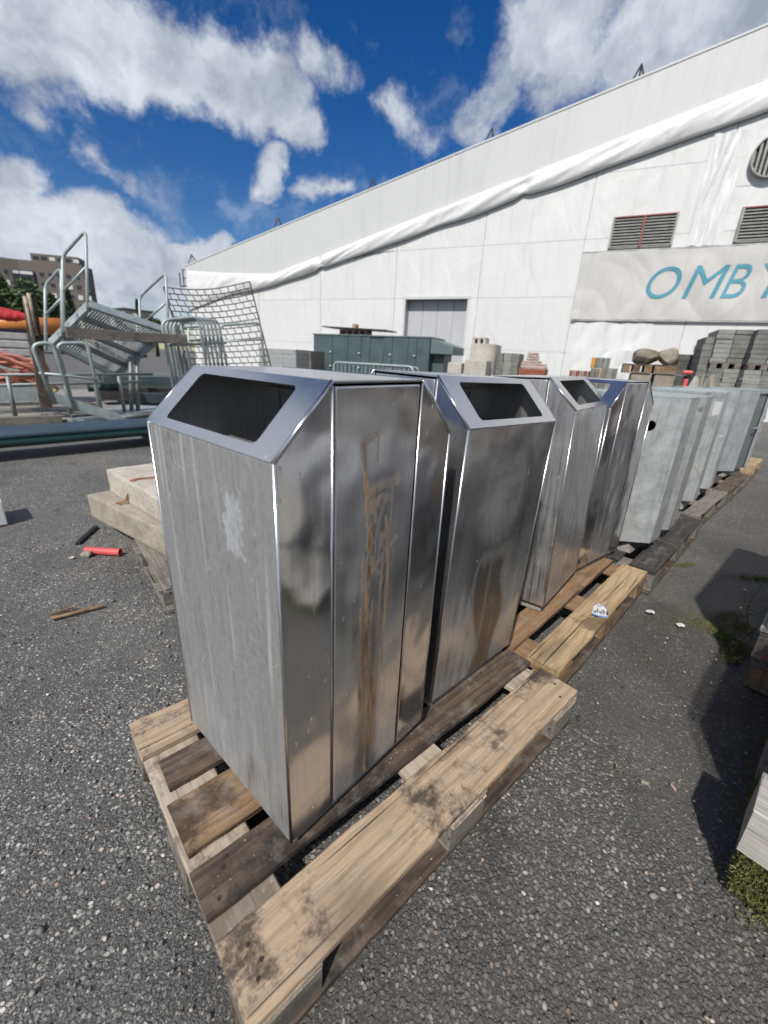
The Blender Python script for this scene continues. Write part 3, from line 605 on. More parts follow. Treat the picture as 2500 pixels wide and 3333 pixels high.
def make_bin(label, pose, front_fn, door_fn, side_mat, front_mat, back_open=False, seed=0):
    x, y, rz, z, rx, ry = pose
    R = Matrix.Rotation(rx, 3, 'X') @ Matrix.Rotation(ry, 3, 'Y') @ Matrix.Rotation(rz, 3, 'Z')
    b = thing('litter_bin', label, 'litter bin', (x, y, z), 0, 'stainless steel litter bins on the pallets', R.to_euler())
    h, T = HB, .004; zt = BH - CH
    # concrete foot standing on the pallet
    hf = z - .1445; m = MB(); m.box((0, 0, -hf / 2 + .012), (BW - .03, BW - .03, hf + .024), None, 0, .93); m.build('concrete_base', M['concrete'], b, .004, local=True)
    # front and rear shells
    for s, nm in ((-1, 'front_shell'), (1, 'rear_shell')):
        m = MB()
        for sy in (-1, 1):
            Pg = [(s * h, 0), (s * (h - CU + .002), 0), (s * (h - CU + .002), BH), (s * h, zt)]
            if s < 0: Pg = Pg
            y0, y1 = sy * (h - T), sy * h
            vs = [(px, y0, pz) for px, pz in Pg] + [(px, y1, pz) for px, pz in Pg]
            fs = [(0, 1, 2, 3), (7, 6, 5, 4), (0, 4, 5, 1), (1, 5, 6, 2), (2, 6, 7, 3), (3, 7, 4, 0)]
            if s * sy > 0: fs = [f[::-1] for f in fs]
            m.add(vs, fs)
        if s > 0 or front_fn is None: m.lo_hi((s * (h - T), -h + T + .0004, 0), (s * h, h - T - .0004, zt))
        sh = m.build(nm, M[side_mat], b, .0016, local=True)
        if s < 0 and front_fn: grid_panel('front_panel', b, (-h + T, h - T - .0004, 0), (0, -1, 0), (0, 0, 1), BW - 2 * T - .0008, zt, M[front_mat], front_fn, 110, 230, T)
        m = MB()
        if s < 0: o, ax, bx = (-h, h, zt), (0, -1, 0), (CU / SL, 0, CH / SL)
        else: o, ax, bx = (h, -h, zt), (0, 1, 0), (-CU / SL, 0, CH / SL)
        if s < 0 or back_open: ring_plate(m, Vector(o), ax, bx, BW, SL, (.068, .406, .021, .146), .013, .0035)
        else: ring_plate(m, Vector(o), ax, bx, BW, SL, (.068, .0682, .021, .0212), .00005, .0035)
        m.build('sloped_hood' if s < 0 else 'rear_hood', M['steel_top'], b, local=True)
        for sy in (-1, 1):                         # folded bright edge along the hood
            m = MB(); m.tube([(s * (h + .0005), sy * (h - .001), zt), (s * (h - CU), sy * (h - .001), BH + .001)], .0042, 6)
            m.build('folded_edge', M['steel_top'], b, smooth=True, local=True)
    for sx in (-1, 1):                             # folded vertical corners
        for sy in (-1, 1):
            m = MB(); m.tube([(sx * (h - .0012), sy * (h - .0012), .002), (sx * (h - .0012), sy * (h - .0012), zt)], .0034, 6); m.build('corner_fold', M['steel_top'], b, smooth=True, local=True)
    # top and the door panels between the shells
    m = MB(); m.lo_hi((-h + CU - .001, -h + .0005, BH - .003), (h - CU + .001, h - .0005, BH + .0015)); m.build('top_plate', M['steel_top'], b, .001, local=True)
    x0, wd = -h + CU + .007, BW - 2 * CU - .014
    grid_panel('door_panel', b, (x0, -h + T, .004), (1, 0, 0), (0, 0, 1), wd, BH - .012, M['steel'], door_fn, 60, 200, .0045, .0012)
    grid_panel('door_panel', b, (x0 + wd, h - T, .004), (-1, 0, 0), (0, 0, 1), wd, BH - .012, M[side_mat], side_dirt, 30, 60, .0045, .0012)
    for sy in (-1, 1):
        for xx in (-h + CU + .0045, h - CU - .0045): m = MB(); m.tube([(xx + .004 * (1 if xx > 0 else -1), sy * (h - .0006), .003), (xx + .004 * (1 if xx > 0 else -1), sy * (h - .0006), BH - .006)], .0026, 6); m.build('door_edge', M['steel_top'], b, smooth=True, local=True)
    # inner walls, bottom and rear of the liner
    m = MB(); q = .011; prof = [(-h + q, 0), (h - q, 0), (h - q, zt - q * .4), (h - CU - q * .4, BH - q), (-h + CU + q * .4, BH - q), (-h + q, zt - q * .4)]
    for sy in (-1, 1):
        y0, y1 = sy * (h - q), sy * (h - q - .002); n = len(prof)
        vs = [(px, y0, pz) for px, pz in prof] + [(px, y1, pz) for px, pz in prof]
        m.add(vs, [tuple(range(n)), tuple(range(2 * n - 1, n - 1, -1))] + [(i, n + i, n + (i + 1) % n, (i + 1) % n) for i in range(n)])
    m.lo_hi((-h + q, -h + q, .02), (h - q, h - q, .03)); m.lo_hi((-h + .006, -h + q, .03), (-h + .008, h - q, zt - .012))
    if not back_open:
        m.lo_hi((h - CU - .02, -h + q + .004, .3), (h - CU - .018, h - q - .004, BH - .03)); m.lo_hi((h - CU - .06, -h + q + .004, BH - .05), (h - CU - .02, h - q - .004, BH - .047))
    m.lo_hi((-h + .03, -h + q + .004, .55), (h - .03, h - q - .004, .553)); m.lo_hi((h - CU - .19, -h + q + .004, zt - .09), (h - CU - .186, h - q - .004, zt - .04))
    m.build('liner', M['steel_dark'], b, local=True)
    return b
make_bin('steel litter bin with rusty brown drip stain on its side', (.396, .448, .108, .18, .005, -.011), front1, door1, 'steel', 'steel_dirty', False, 1)
make_bin('steel litter bin with round smear and dark wet patch on its front', (.959, .507, 1.598, .182, .015, .013), front2, strip_dirt, 'steel', 'steel', False, 2)
make_bin('grimy dull steel litter bin standing on golden pallet beside the see-through one', (1.739, .589, 1.719, .183, -.029, -.017), lambda a, b: (.3 + .3 * nz(a * 12, b * 2, 4), 0, .15), side_dirt, 'steel_dirty', 'steel', False, 3)
make_bin('steel litter bin open on both sides, next to galvanised bin with round hole', (2.305, .627, -.076, .179, -.002, -.017), lambda a, b: (.25 + .3 * nz(a * 12, b * 2, 7), 0, .3 * max(0, nz(a * 4, b * 3, 2))), strip_dirt, 'steel', 'steel', True, 4)

# ------------------------------------------------------------------ galvanised bins
def galv_bin(label, x, y, z0, rz, ht, mat='galv', front_w=.172, run=(.09, .10), hole=None, door=False, seed=0, foot=True):
    b = thing('galvanised_bin', label, 'litter bin', (x, y, z0), rz, 'galvanised litter bins on the pallets')
    fw, (rx, ry), dp = front_w, run, .30
    plan = [(0, 0), (fw, 0), (fw + rx, ry), (fw + rx, ry + dp), (fw, ry * 2 + dp), (0, ry * 2 + dp), (-rx, ry + dp), (-rx, ry)]
    m = MB(); n = len(plan)
    for i in range(n):
        (ax, ay), (bx, by) = plan[i], plan[(i + 1) % n]; a, c = Vector((ax, ay, 0)), Vector((bx, by, 0)); d = (c - a); L = d.length; d.normalize()
        if hole and i == 7: ring_plate(m, a, d, (0, 0, 1), L, ht, hole, min(hole[1] - hole[0], hole[3] - hole[2]) / 2 - .0005, .003, na=7)
        elif door and i == 0: continue
        else:
            nn = d.cross(Vector((0, 0, 1))) * .003
            vs = [a, c, c + Vector((0, 0, ht)), a + Vector((0, 0, ht))]; vs += [v + nn for v in vs]
            m.add(vs, [(0, 3, 2, 1), (4, 5, 6, 7), (0, 1, 5, 4), (1, 2, 6, 5), (2, 3, 7, 6), (3, 0, 4, 7)])
    m.build('body', M[mat], b, .0012, local=True)
    if door:
        m = MB(); m.lo_hi((.02, .012, .01), (fw - .012, .016, ht - .03)); m.build('door', M['rail_dark'], b, .001, local=True)
        m = MB(); m.lo_hi((0, -.003, 0), (.02, .003, ht)); m.lo_hi((fw - .012, -.003, 0), (fw, .003, ht)); m.lo_hi((.02, -.003, ht - .03), (fw - .012, .003, ht)); m.build('door_frame', M[mat], b, local=True)
        m = MB(); m.tube(fillet([(fw * .45, .01, .47), (fw * .45, -.03, .48), (fw * .85, -.035, .50), (fw * .85, .0, .50)], .01), .006, 6); m.build('latch', M['rail'], b, local=True, smooth=True)
    cx, cy = fw / 2, ry + dp / 2
    lid = [((px - cx) * 1.012 + cx, (py - cy) * 1.012 + cy) for px, py in plan]
    m = MB(); m.prism(lid, ht - .004, ht + .006); m.build('lid', M['rail' if seed % 2 else mat], b, .0015, local=True)
    m = MB(); m.prism([((px - cx) * .9 + cx, (py - cy) * .9 + cy) for px, py in plan], .0, .004); m.build('bottom_plate', M['rail_dark'], b, local=True)
    if hole: m = MB(); m.prism([((px - cx) * .8 + cx, (py - cy) * .8 + cy) for px, py in plan], .1, ht - .1); m.build('liner', M['black'], b, local=True)
    def on_face(a_, z_, off=.0042):                 # point on the slanted face towards the near end
        d_ = Vector((rx, -ry, 0)).normalized(); n_ = Vector((-ry, -rx, 0)).normalized(); return Vector((-rx, ry, z_)) + d_ * a_ + n_ * off
    def patch(nm, mt_, a0, a1, z0_, z1_):
        r_ = random.Random(seed); P = [on_face(a0 + r_.uniform(0, .006), z0_ + r_.uniform(-.006, .006)), on_face(a1, z0_ + r_.uniform(-.004, .012)), on_face(a1 - r_.uniform(0, .006), z1_), on_face(a0, z1_ - r_.uniform(0, .01))]; q = [on_face(0, 0, 0) - on_face(0, 0, .002)] * 4
        m = MB(); m.add(P + [p + v for p, v in zip(P, q)], [(0, 1, 2, 3), (7, 6, 5, 4), (0, 4, 5, 1), (1, 5, 6, 2), (2, 6, 7, 3), (3, 7, 4, 0)]); m.build(nm, mt_, b, local=True)
    if seed == 4:
        patch('sticker', M['white_band'], .07, .125, .70, .80); m = MB(); m.tube([on_face(.04 + .09 * t, .30 - .10 * t * t, .0045) for t in np.linspace(0, 1, 9)], .0022, 5); m.build('chalk_mark', M['yellow_rope'], b, local=True)
    if seed == 5: patch('label', M['galv_blue'], .06, .118, .50, .60); patch('torn_label', M['paper'], .085, .116, .485, .505)
    if seed == 2: patch('smudge', M['rail_dark'], .10, .13, .77, .80)
    hf = z0 - .1465
    m = MB(); m.box((cx, cy, -hf / 2), (fw + rx * 1.1, dp + ry * 1.1, hf), None, 0, .86); m.build('concrete_base', M['concrete'], b, .004, local=True)
    return b
galv_bin('galvanised bin with round hole in its side, beside a steel bin', 2.70, .257, .222, .0, .856, 'galv', .174, (.14, .15), hole=(.004, .060, .672, .728), seed=1)
galv_bin('plain galvanised bin directly after the one with the round hole', 3.058, .260, .224, .03, .853, 'galv_dull', seed=2)
galv_bin('galvanised bin set back with teal tape across its lid', 3.50, .365, .224, .03, .868, 'galv_dull', seed=3)
galv_bin('galvanised bin with peeled pale sticker and yellow chalk arc', 4.03, .345, .222, .05, .868, 'galv', seed=4)
galv_bin('galvanised bin with torn white label near its edge', 4.72, .38, .21, .03, .885, 'galv', seed=5)
galv_bin('galvanised bin set back between the label and latch bins', 5.25, .46, .21, .03, .875, 'galv_dull', seed=6)
galv_bin('bluish galvanised bin with small latch and sunken door', 5.98, .405, .21, -.12, .88, 'galv_blue', .36, (.20, .09), door=True, seed=7)
galv_bin('last galvanised bin on the fresh yellow pallet', 6.75, .40, .17, .03, .905, 'galv_blue', seed=8)
def decal(name, mat, label, cat, pts, nrm, group=None, th=.0012):
    P = [Vector(p) for p in pts]; n = Vector(nrm).normalized() * th; k = len(P)
    m = MB(); m.add(P + [p + n for p in P], [tuple(range(k))[::-1], tuple(range(k, 2 * k))] + [(i, (i + 1) % k, k + (i + 1) % k, k + i) for i in range(k)])
    o = m.build(name, mat); return tag(o, label, cat, group)
decal('adhesive_tape', M['tape'], 'teal tape strip stuck across a galvanised bin lid', 'tape', [(3.42, .55, 1.0985), (3.50, .53, 1.0985), (3.58, .80, 1.0985), (3.50, .82, 1.0985)], (0, 0, 1))
#NEXT2
# ------------------------------------------------------------------ the white hall (gable wall facing the yard)
DW = 17.0
def zroof(t): return 9.70 - .214 * (t + 2.11)
def zaw_lo(t): return 7.88 - .227 * (t + 2.63)
def zaw_hi(t): return 8.56 - .2425 * (t + 2.46)
def hall():
    h = thing('fabric_hall', 'large white fabric hall with sloping gable roof behind the yard', 'building', wall_base(0, DW), PHI)
    def wp(poly, y0, y1, m):                     # polygon in (t, z) extruded from y0 to y1 (towards the yard)
        n = len(poly); vs = [(t, y0, z) for t, z in poly] + [(t, y1, z) for t, z in poly]
        m.add(vs, [tuple(range(n)), tuple(range(2 * n - 1, n - 1, -1))] + [(i, n + i, n + (i + 1) % n, (i + 1) % n) for i in range(n)])
    m = MB(); wp([(-24, 0), (4.96, 0), (4.96, 3.53), (7.51, 3.53), (7.51, 0), (19.5, 0), (19.5, zroof(19.5) - .05), (-24, zroof(-24) - .05)][::1], -.5, -.012, m); m.build('backing_wall', M['seam'], h, local=True)
    ts = [-12.15, -8.8, -5.45, -2.05, 1.3, 4.62, 8.0, 11.55, 15.0, 18.0, 19.5]; zs = [0, 1.77, 3.53, 5.2, 6.95, 8.7, 10.4]
    for a, b in zip(ts[:-1], ts[1:]):
        for z0, z1 in zip(zs[:-1], zs[1:]):
            for p, q in ([(a, b)] if not (a == 4.62 and z1 <= 3.53) else [(4.62, 4.965), (7.505, 8.0)]):
                g = .011 if p in ts else 0; g2 = .011 if q in ts else 0
                lim = lambda t: zaw_lo(t) + .2 if t < 15.2 else zroof(t) - .45
                t0, t1 = p + g, q - g2; za, zb = min(z1 - .004, lim(t0)), min(z1 - .004, lim(t1))
                if za <= z0 + .02 and zb <= z0 + .02: continue
                poly = [(t0, z0 + .004), (t1, z0 + .004)]
                if zb > z0 + .01: poly.append((t1, zb))
                else: 
                    tt = t0 + (t1 - t0) * (za - z0) / max(za - zb, .001); poly[1] = (min(t1, tt), z0 + .004)
                if za > z0 + .01: poly.append((t0, za))
                if len(poly) < 3: continue
                m = MB(); wp(poly, -.012, .012, m); m.build('wall_panel', M['white_fab'], h, local=True)
    # upper fascia in lengths, a little proud of the wall
    fx = [-24, -16.6, -12.4, -8.1, -3.8, .66, 4.8, 9.2, 13.8, 17.6, 19.55]
    fx[-3:] = [17.0, 19.55]
    for a, b in zip(fx[:-1], fx[1:]):
        a2, b2 = a + .0008, b - .0008; m = MB()
        wp([(a2, zaw_hi(a2) - .12), (b2, zaw_hi(b2) - .12), (b2, zroof(b2)), (a2, zroof(a2))], .015, .10, m); m.build('fascia_panel', M['white_band'], h, local=True)
    m = MB(); m.add([(-24, .12, zroof(-24) + .03), (19.6, .12, zroof(19.6) + .03), (19.6, .12, zroof(19.6) - .02), (-24, .12, zroof(-24) - .02), (-24, -30, zroof(-24) + .03), (19.6, -30, zroof(19.6) + .03), (19.6, -30, zroof(19.6) - .02), (-24, -30, zroof(-24) - .02)],
                    [(0, 1, 2, 3), (7, 6, 5, 4), (4, 5, 1, 0), (3, 2, 6, 7), (1, 5, 6, 2), (0, 3, 7, 4)]); m.build('roof', M['white_band'], h, local=True)
    m = MB(); m.lo_hi((19.4, -30, 0), (19.5, -.5, zroof(19.5) - .06)); m.build('side_wall', M['white_fab'], h, local=True)
    # rolled fabric awning: a sagging bulge with folds
    n, k = 420, 18; vs = []
    for i in range(n + 1):
        t = -12 + 31.4 * i / n; lo, hi = zaw_lo(t), zaw_hi(t)
        f = 0
        if t > 14: f = (t - 14) / 5.4; hi += f * (zroof(t) - .22 - hi); lo += .5 * f
        knot = math.exp(-((t - 3.46) / .16) ** 2) + math.exp(-((t - 11.5) / .16) ** 2) + math.exp(-((t + 4.9) / .16) ** 2)
        for j in range(k + 1):
            s = j / k; bul = math.sin(PI * s) ** .4 * .10 * (1 - .5 * f)
            fold = .045 * nz(t * .8 + s * 1.6, s * 1.5, 4) + .022 * (1 - 2 * abs(nz(t * 1.2 + s * 2.2 + .7 * nz(t * .6, s, 3), s * .9, 8))) + .008 * nz(t * 7 + s * 9, s * 3, 2)
            sag = .08 * nz(t * .7, 2, 5)
            vs.append((t, .105 + max(0, bul + fold * math.sin(PI * s) * 1.6 - knot * .12 * math.sin(PI * s)), lo + (hi - lo) * s + (1 - s) * sag * .6 + knot * (.07 * (1 - s) - .05 * s)))
    m = MB(); m.add(vs, [(i * (k + 1) + j, i * (k + 1) + j + 1, (i + 1) * (k + 1) + j + 1, (i + 1) * (k + 1) + j) for i in range(n) for j in range(k)]); m.build('awning_roll', M['white_roll'], h, smooth=True, local=True)
    # gathered fabric hanging below the awning and beside the louvres, and the loose sheets low on the wall
    def sheet(name, t0, t1, z0, z1, amp, fx, seed, mat='white_roll', y=.03):
        nx, nzz = 44, 30; vs = []
        for i in range(nx + 1):
            for j in range(nzz + 1):
                a, b = i / nx, j / nzz; e = min(1, 7 * min(a, 1 - a)) * .8 + .2
                vs.append((t0 + (t1 - t0) * a + .05 * nz(b * 3, seed, a * 2), y + amp * e * (abs(nz(a * fx + b * 1.6, b * 1.3, seed)) * 2 + .35 * nz(a * fx * 3, b * 2, seed + 3)), z0 + (z1 - z0) * b + .03 * nz(a * 4, seed, 1)))
        m = MB(); m.add(vs, [(i * (nzz + 1) + j, (i + 1) * (nzz + 1) + j, (i + 1) * (nzz + 1) + j + 1, i * (nzz + 1) + j + 1) for i in range(nx) for j in range(nzz)]); m.build(name, M[mat], h, smooth=True, local=True)
    sheet('gathered_fabric', -2.35, -1.55, 4.85, 7.55, .085, 3.2, 1); sheet('gathered_fabric', -5.8, -5.1, 4.85, 8.2, .085, 3.2, 2)
    sheet('loose_sheet', -1.2, 1.15, .1, 2.75, .06, 3, 3); sheet('loose_sheet', -.2, 1.0, .1, 1.95, .07, 2.2, 4, y=.10); sheet('loose_sheet', -1.5, -.35, .1, 1.9, .07, 2.2, 5, y=.10)
    sheet('loose_sheet', 9.2, 14.8, .1, 1.5, .06, 4, 6)
    # loading door
    m = MB(); m.lo_hi((4.965, -.36, 0), (7.505, -.34, 3.53)); m.build('door_backing', M['door_grey'], h, local=True)
    for a in (4.97, 5.605, 6.24, 6.875): m = MB(); m.lo_hi((a + .012, -.338, .02), (a + .62, -.31, 3.515)); m.build('door_leaf', M['door_grey'], h, .004, local=True)
    m = MB(); m.lo_hi((4.9, -.0, 3.50), (7.58, .04, 3.60)); m.build('door_lintel', M['white_band'], h, local=True)
    for a in (4.93, 7.51): m = MB(); m.lo_hi((a, -.0, .02), (a + .055, .035, 3.495)); m.build('door_jamb', M['white_band'], h, local=True)
    # louvres
    for (t0, t1) in ((-1.13, .55), (-4.36, -2.70)):
        z0, z1 = 4.89, 5.72; m = MB(); m.lo_hi((t0, .013, z0), (t1, .02, z1)); lv = m.build('louvre_vent', M['black'], h, local=True)
        for i in range(10):
            z = z0 + .06 + i * .08; m = MB(); m.box(((t0 + t1) / 2, .055, z), (t1 - t0 - .03, .10, .012), Matrix.Rotation(-.75, 3, 'X')); m.build('slat', M['louvre'], lv, local=True)
        for tt in (t0, (t0 + t1) / 2, t1): m = MB(); m.lo_hi((tt - .03, .02, z0), (tt + .03, .12, z1)); m.build('mullion', M['red_frame' if tt == (t0 + t1) / 2 else 'louvre'], lv, local=True)
        for zz in (z0 - .02, z1 - .01): m = MB(); m.lo_hi((t0 - .03, .021, zz), (t1 + .03, .10, zz + .03)); m.build('frame_rail', M['louvre' if zz < z0 else 'red_frame'], lv, local=True)
    # round extractor fan
    fc = (-3.02, 6.87); m = MB(); n = 40; R = .5; vs = []
    for i in range(n):
        a = 2 * PI * i / n
        for rr, yy in ((R, .013), (R, .19), (R - .035, .19), (R - .035, .03)): vs.append((fc[0] + rr * math.cos(a), yy, fc[1] + rr * math.sin(a)))
    m.add(vs, [(i * 4 + k, i * 4 + k + 1, ((i + 1) % n) * 4 + k + 1, ((i + 1) % n) * 4 + k) for i in range(n) for k in range(3)]); fan = m.build('fan_casing', M['louvre'], h, local=True, smooth=False)
    m = MB(); m.tube([(fc[0], .02, fc[1]), (fc[0], .03, fc[1])], R - .03, 30); m.build('fan_back', M['black'], fan, local=True)
    for i in range(9):
        x = -R + .06 + i * .11; hh = math.sqrt(max(.01, (R - .04) ** 2 - x * x)); m = MB(); m.lo_hi((fc[0] + x - .028, .12, fc[1] - hh), (fc[0] + x + .028, .15, fc[1] + hh)); m.build('blade', M['louvre'], fan, local=True)
    m = MB(); m.lo_hi((fc[0] - .62, .013, fc[1] - .6), (fc[0] + .62, .022, fc[1] + .6)); m.build('fan_plate', M['white_fab'], fan, local=True)
    return h
H = hall()
for t, wh in ((-3.8, 'above the round fan'), (.66, 'above the first louvre'), (4.8, 'above the loading door'), (9.2, 'above the ventilation unit'), (13.8, 'above the grey slab stacks'), (19.2, 'at its lowest corner')):
    b = thing('roof_bracket', 'small grey steel bracket on the hall roof edge ' + wh, 'bracket', wall_base(t, DW) + Vector((0, 0, zroof(t) + .02)), PHI, 'brackets along the hall roof edge')
    s = 1.0 if t < 10 else 1.25
    for pts in ([(-.12, .05, 0), (0, -.05, .36 * s)], [(.16, .05, -.03), (0, -.05, .36 * s)], [(.02, -.5, 0), (0, -.05, .36 * s)]):
        m = MB(); m.tube(pts, .024, 6); m.build('strut', M['dark_steel'], b, local=True)
sg = thing('corner_bracket', 'dark angular steel bracket sticking out from the hall corner', 'bracket', wall_base(19.75, DW) + Vector((0, 0, 4.2)), PHI)
for pts in ([(-.2, 0, .0), (.35, 0, 0)], [(.35, 0, 0), (.35, 0, .62)], [(.1, 0, .0), (.1, 0, .75)], [(-.2, 0, .7), (.1, 0, .75)], [(-.1, 0, .35), (.1, 0, .38)]):
    m = MB(); m.tube(pts, .03, 6); m.build('bar', M['dark_steel'], sg, local=True)

def banner():
    b = thing('banner', 'long pale cloth banner with teal lettering hanging on the hall wall', 'banner', wall_base(0, DW), PHI)
    def surf(t, z):
        v = (z - 2.83) / 1.97; sag = math.sin(PI * min(1, max(0, v)))
        return .085 + .06 * nz(t * .55 + v * .9, v * 1.1, 1) * sag + .12 * abs(nz(t * .8 + (1 - v) * 1.1 + .8 * nz(t * .6, v, 3), v * 1.2, 5)) * (.4 + .6 * sag) + .035 * max(0, nz(t * 1.7 + v * 1.2 + 1.2 * nz(t * .5, v * 1.5, 7), v * 1.1, 9)) 
    nx, nzz = 330, 40; vs = [(1.27 - 10.3 * i / nx, surf(1.27 - 10.3 * i / nx, 2.83 + 1.97 * j / nzz), 2.83 + 1.97 * j / nzz + .02 * nz(i * .05, 3, j / nzz)) for i in range(nx + 1) for j in range(nzz + 1)]
    m = MB(); m.add(vs, [(i * (nzz + 1) + j, i * (nzz + 1) + j + 1, (i + 1) * (nzz + 1) + j + 1, (i + 1) * (nzz + 1) + j) for i in range(nx) for j in range(nzz)]); m.build('cloth', M['banner'], b, smooth=True, local=True)
    m = MB(); m.lo_hi((-9.0, .05, 4.80), (1.28, .10, 4.83)); m.build('hem_rail', M['seam'], b, local=True)
    m = MB(); m.lo_hi((-9.0, .05, 2.79), (1.28, .10, 2.82)); m.build('hem_rail', M['seam'], b, local=True)
    x = 0
    for ch, t0, t1 in (('O', -.66, -1.72), ('M', -1.76, -2.78), ('B', -2.72, -3.42), ('Y', -3.36, -4.35)):
        c = bpy.data.curves.new('lettering', 'FONT'); c.body = ch; c.size = 1; c.extrude = .0; c.resolution_u = 8; c.offset = -.004
        to = bpy.data.objects.new('lettering_tmp', c); COL.objects.link(to); bpy.context.view_layer.update()
        me = bpy.data.meshes.new_from_object(to.evaluated_get(bpy.context.evaluated_depsgraph_get())); bpy.data.objects.remove(to)
        xs = [v.co.x for v in me.vertices]; ys = [v.co.y for v in me.vertices]; w, hh = max(xs) - min(xs), max(ys) - min(ys)
        bm = bmesh.new(); bm.from_mesh(me); bmesh.ops.triangulate(bm, faces=bm.faces[:])
        for _ in range(4):
            es = [e for e in bm.edges if e.calc_length() > .07]
            if not es: break
            bmesh.ops.subdivide_edges(bm, edges=es, cuts=1); bmesh.ops.triangulate(bm, faces=bm.faces[:])
        shear = .20
        for v in bm.verts:
            u, q = (v.co.x - min(xs)) / w, (v.co.y - min(ys)) / hh
            wd = abs(t1 - t0) - shear; zz = 3.44 + .88 * q; tt = t0 - u * wd - shear * q + (.0 if ch != 'O' else 0)
            v.co = Vector((tt, surf(tt, zz) + .014, zz))
        bm.to_mesh(me); bm.free(); me.materials.clear(); me.materials.append(M['letter'])
        o = bpy.data.objects.new('lettering', me); COL.objects.link(o); o.parent = b; o['label'] = 'teal slanted capital letter %s' % ch
banner()

# ------------------------------------------------------------------ goods standing before the hall
def wthing(name, label, cat, t, D, group=None): return thing(name, label, cat, wall_base(t, D), PHI, group)
def rect(x0, y0, x1, y1, D):                                   # photo rectangle on the plane D -> (t_right, t_left, z_low, z_high)
    ta, za = lw(x0, (y0 + y1) / 2, D); tb, zb = lw(x1, (y0 + y1) / 2, D); _, zt = lw((x0 + x1) / 2, y0, D); _, zl = lw((x0 + x1) / 2, y1, D)
    return min(ta, tb), max(ta, tb), zl, zt

def ahu():
    D = 13.0; xs = [677, 718, 751, 780, 799, 828, 847, 881, 900, 928]; top = 725
    ts = [lw(x, 760, D)[0] for x in xs]; zt = lw(800, top, D)[1]; t0 = ts[-1]
    u = wthing('ventilation_unit', 'dark green-grey ventilation unit with panel doors and sloping hood', 'ventilation unit', t0, D)
    W = ts[0] - t0; m = MB(); m.lo_hi((.01, -1.3, .12), (W - .01, -.03, zt - .02)); m.build('casing', M['ahu'], u, local=True)
    for a, b in zip(ts[1:], ts[:-1]):
        x0, x1 = a - t0 + .012, b - t0 - .012; i = ts.index(b)
        m = MB(); m.lo_hi((x0, -.029, .16), (x1, .0, zt - (.42 if i == 4 else .04))); d = m.build('panel_door', M['ahu'], u, .006, local=True)
        for z in (zt - .55, zt - 1.0):
            if i in (0, 2, 5, 7): m = MB(); m.tube([(x0 + .05, 0, z), (x0 + .05, .05, z)], .028, 8); m.build('handle', M['white_plastic'], d, local=True, smooth=True)
    m = MB(); m.lo_hi((-.02, -1.32, zt - .02), (W + .02, .02, zt + .02)); m.build('roof_plate', M['ahu_light'], u, .005, local=True)
    th = lw(978, 760, D)[0] - t0; zl = lw(960, 765, D)[1]
    vs = [(-.02, .0, zt - .03), (-.02, -1.2, zt - .03), (th, -1.2, zl + .22), (th, .0, zl + .22), (-.02, .0, zl), (-.02, -1.2, zl), (th, -1.2, zl), (th, .0, zl)]
    m = MB(); m.add(vs, [(0, 1, 2, 3), (4, 7, 6, 5), (0, 3, 7, 4), (1, 5, 6, 2), (3, 2, 6, 7), (0, 4, 5, 1)]); m.build('hood', M['ahu_light'], u, .01, local=True)
    m = MB(); m.lo_hi((-.4, -1.0, .02), (-.03, -.25, zl - .002)); m.build('duct_leg', M['ahu'], u, local=True)
    for x in (.15, W / 2, W - .15): m = MB(); m.lo_hi((x - .1, -1.25, 0), (x + .1, -.05, .119)); m.build('skid', M['dark_steel'], u, local=True)
    a, b, zl2, zh = rect(716, 716, 772, 726, D - .2)
    hb = wthing('hollow_block', 'pinkish hollow block with openings under the thin sheet', 'block', a, D); z0 = zt + .021
    for i in range(5): m = MB(); x = (b - a) * i / 4; m.lo_hi((x - .03, -.75, z0), (x + .03, -.35, z0 + .14)); m.build('web', M['brick_pink'], hb, local=True)
    for z in (z0, z0 + .14): m = MB(); m.lo_hi((-.03, -.75, z), (b - a + .03, -.35, z + .03)); m.build('flange', M['brick_pink'], hb, local=True)
    a, b, _, _ = rect(690, 712, 828, 722, D)
    m = MB(); m.box(((a + b) / 2 - a, -.6, z0 + .20), (b - a, .9, .035), Matrix.Rotation(-.03, 3, 'Y')); o = m.build('thin_sheet', M['dark_steel'], None, local=True); o.location = wall_base(a, D); o.rotation_euler = (0, 0, PHI)
    tag(o, 'thin dark sheet lying on top of the ventilation unit', 'sheet')
    m = MB(); m.lo_hi((0, -.7, z0 + .222), (.14, -.5, z0 + .36)); o = m.build('small_block', M['wood_gold'], None, .01, local=True); o.location = wall_base(lw(752, 710, D)[0], D); o.rotation_euler = (0, 0, PHI); tag(o, 'small pale block lying on the thin dark sheet', 'block')
ahu()

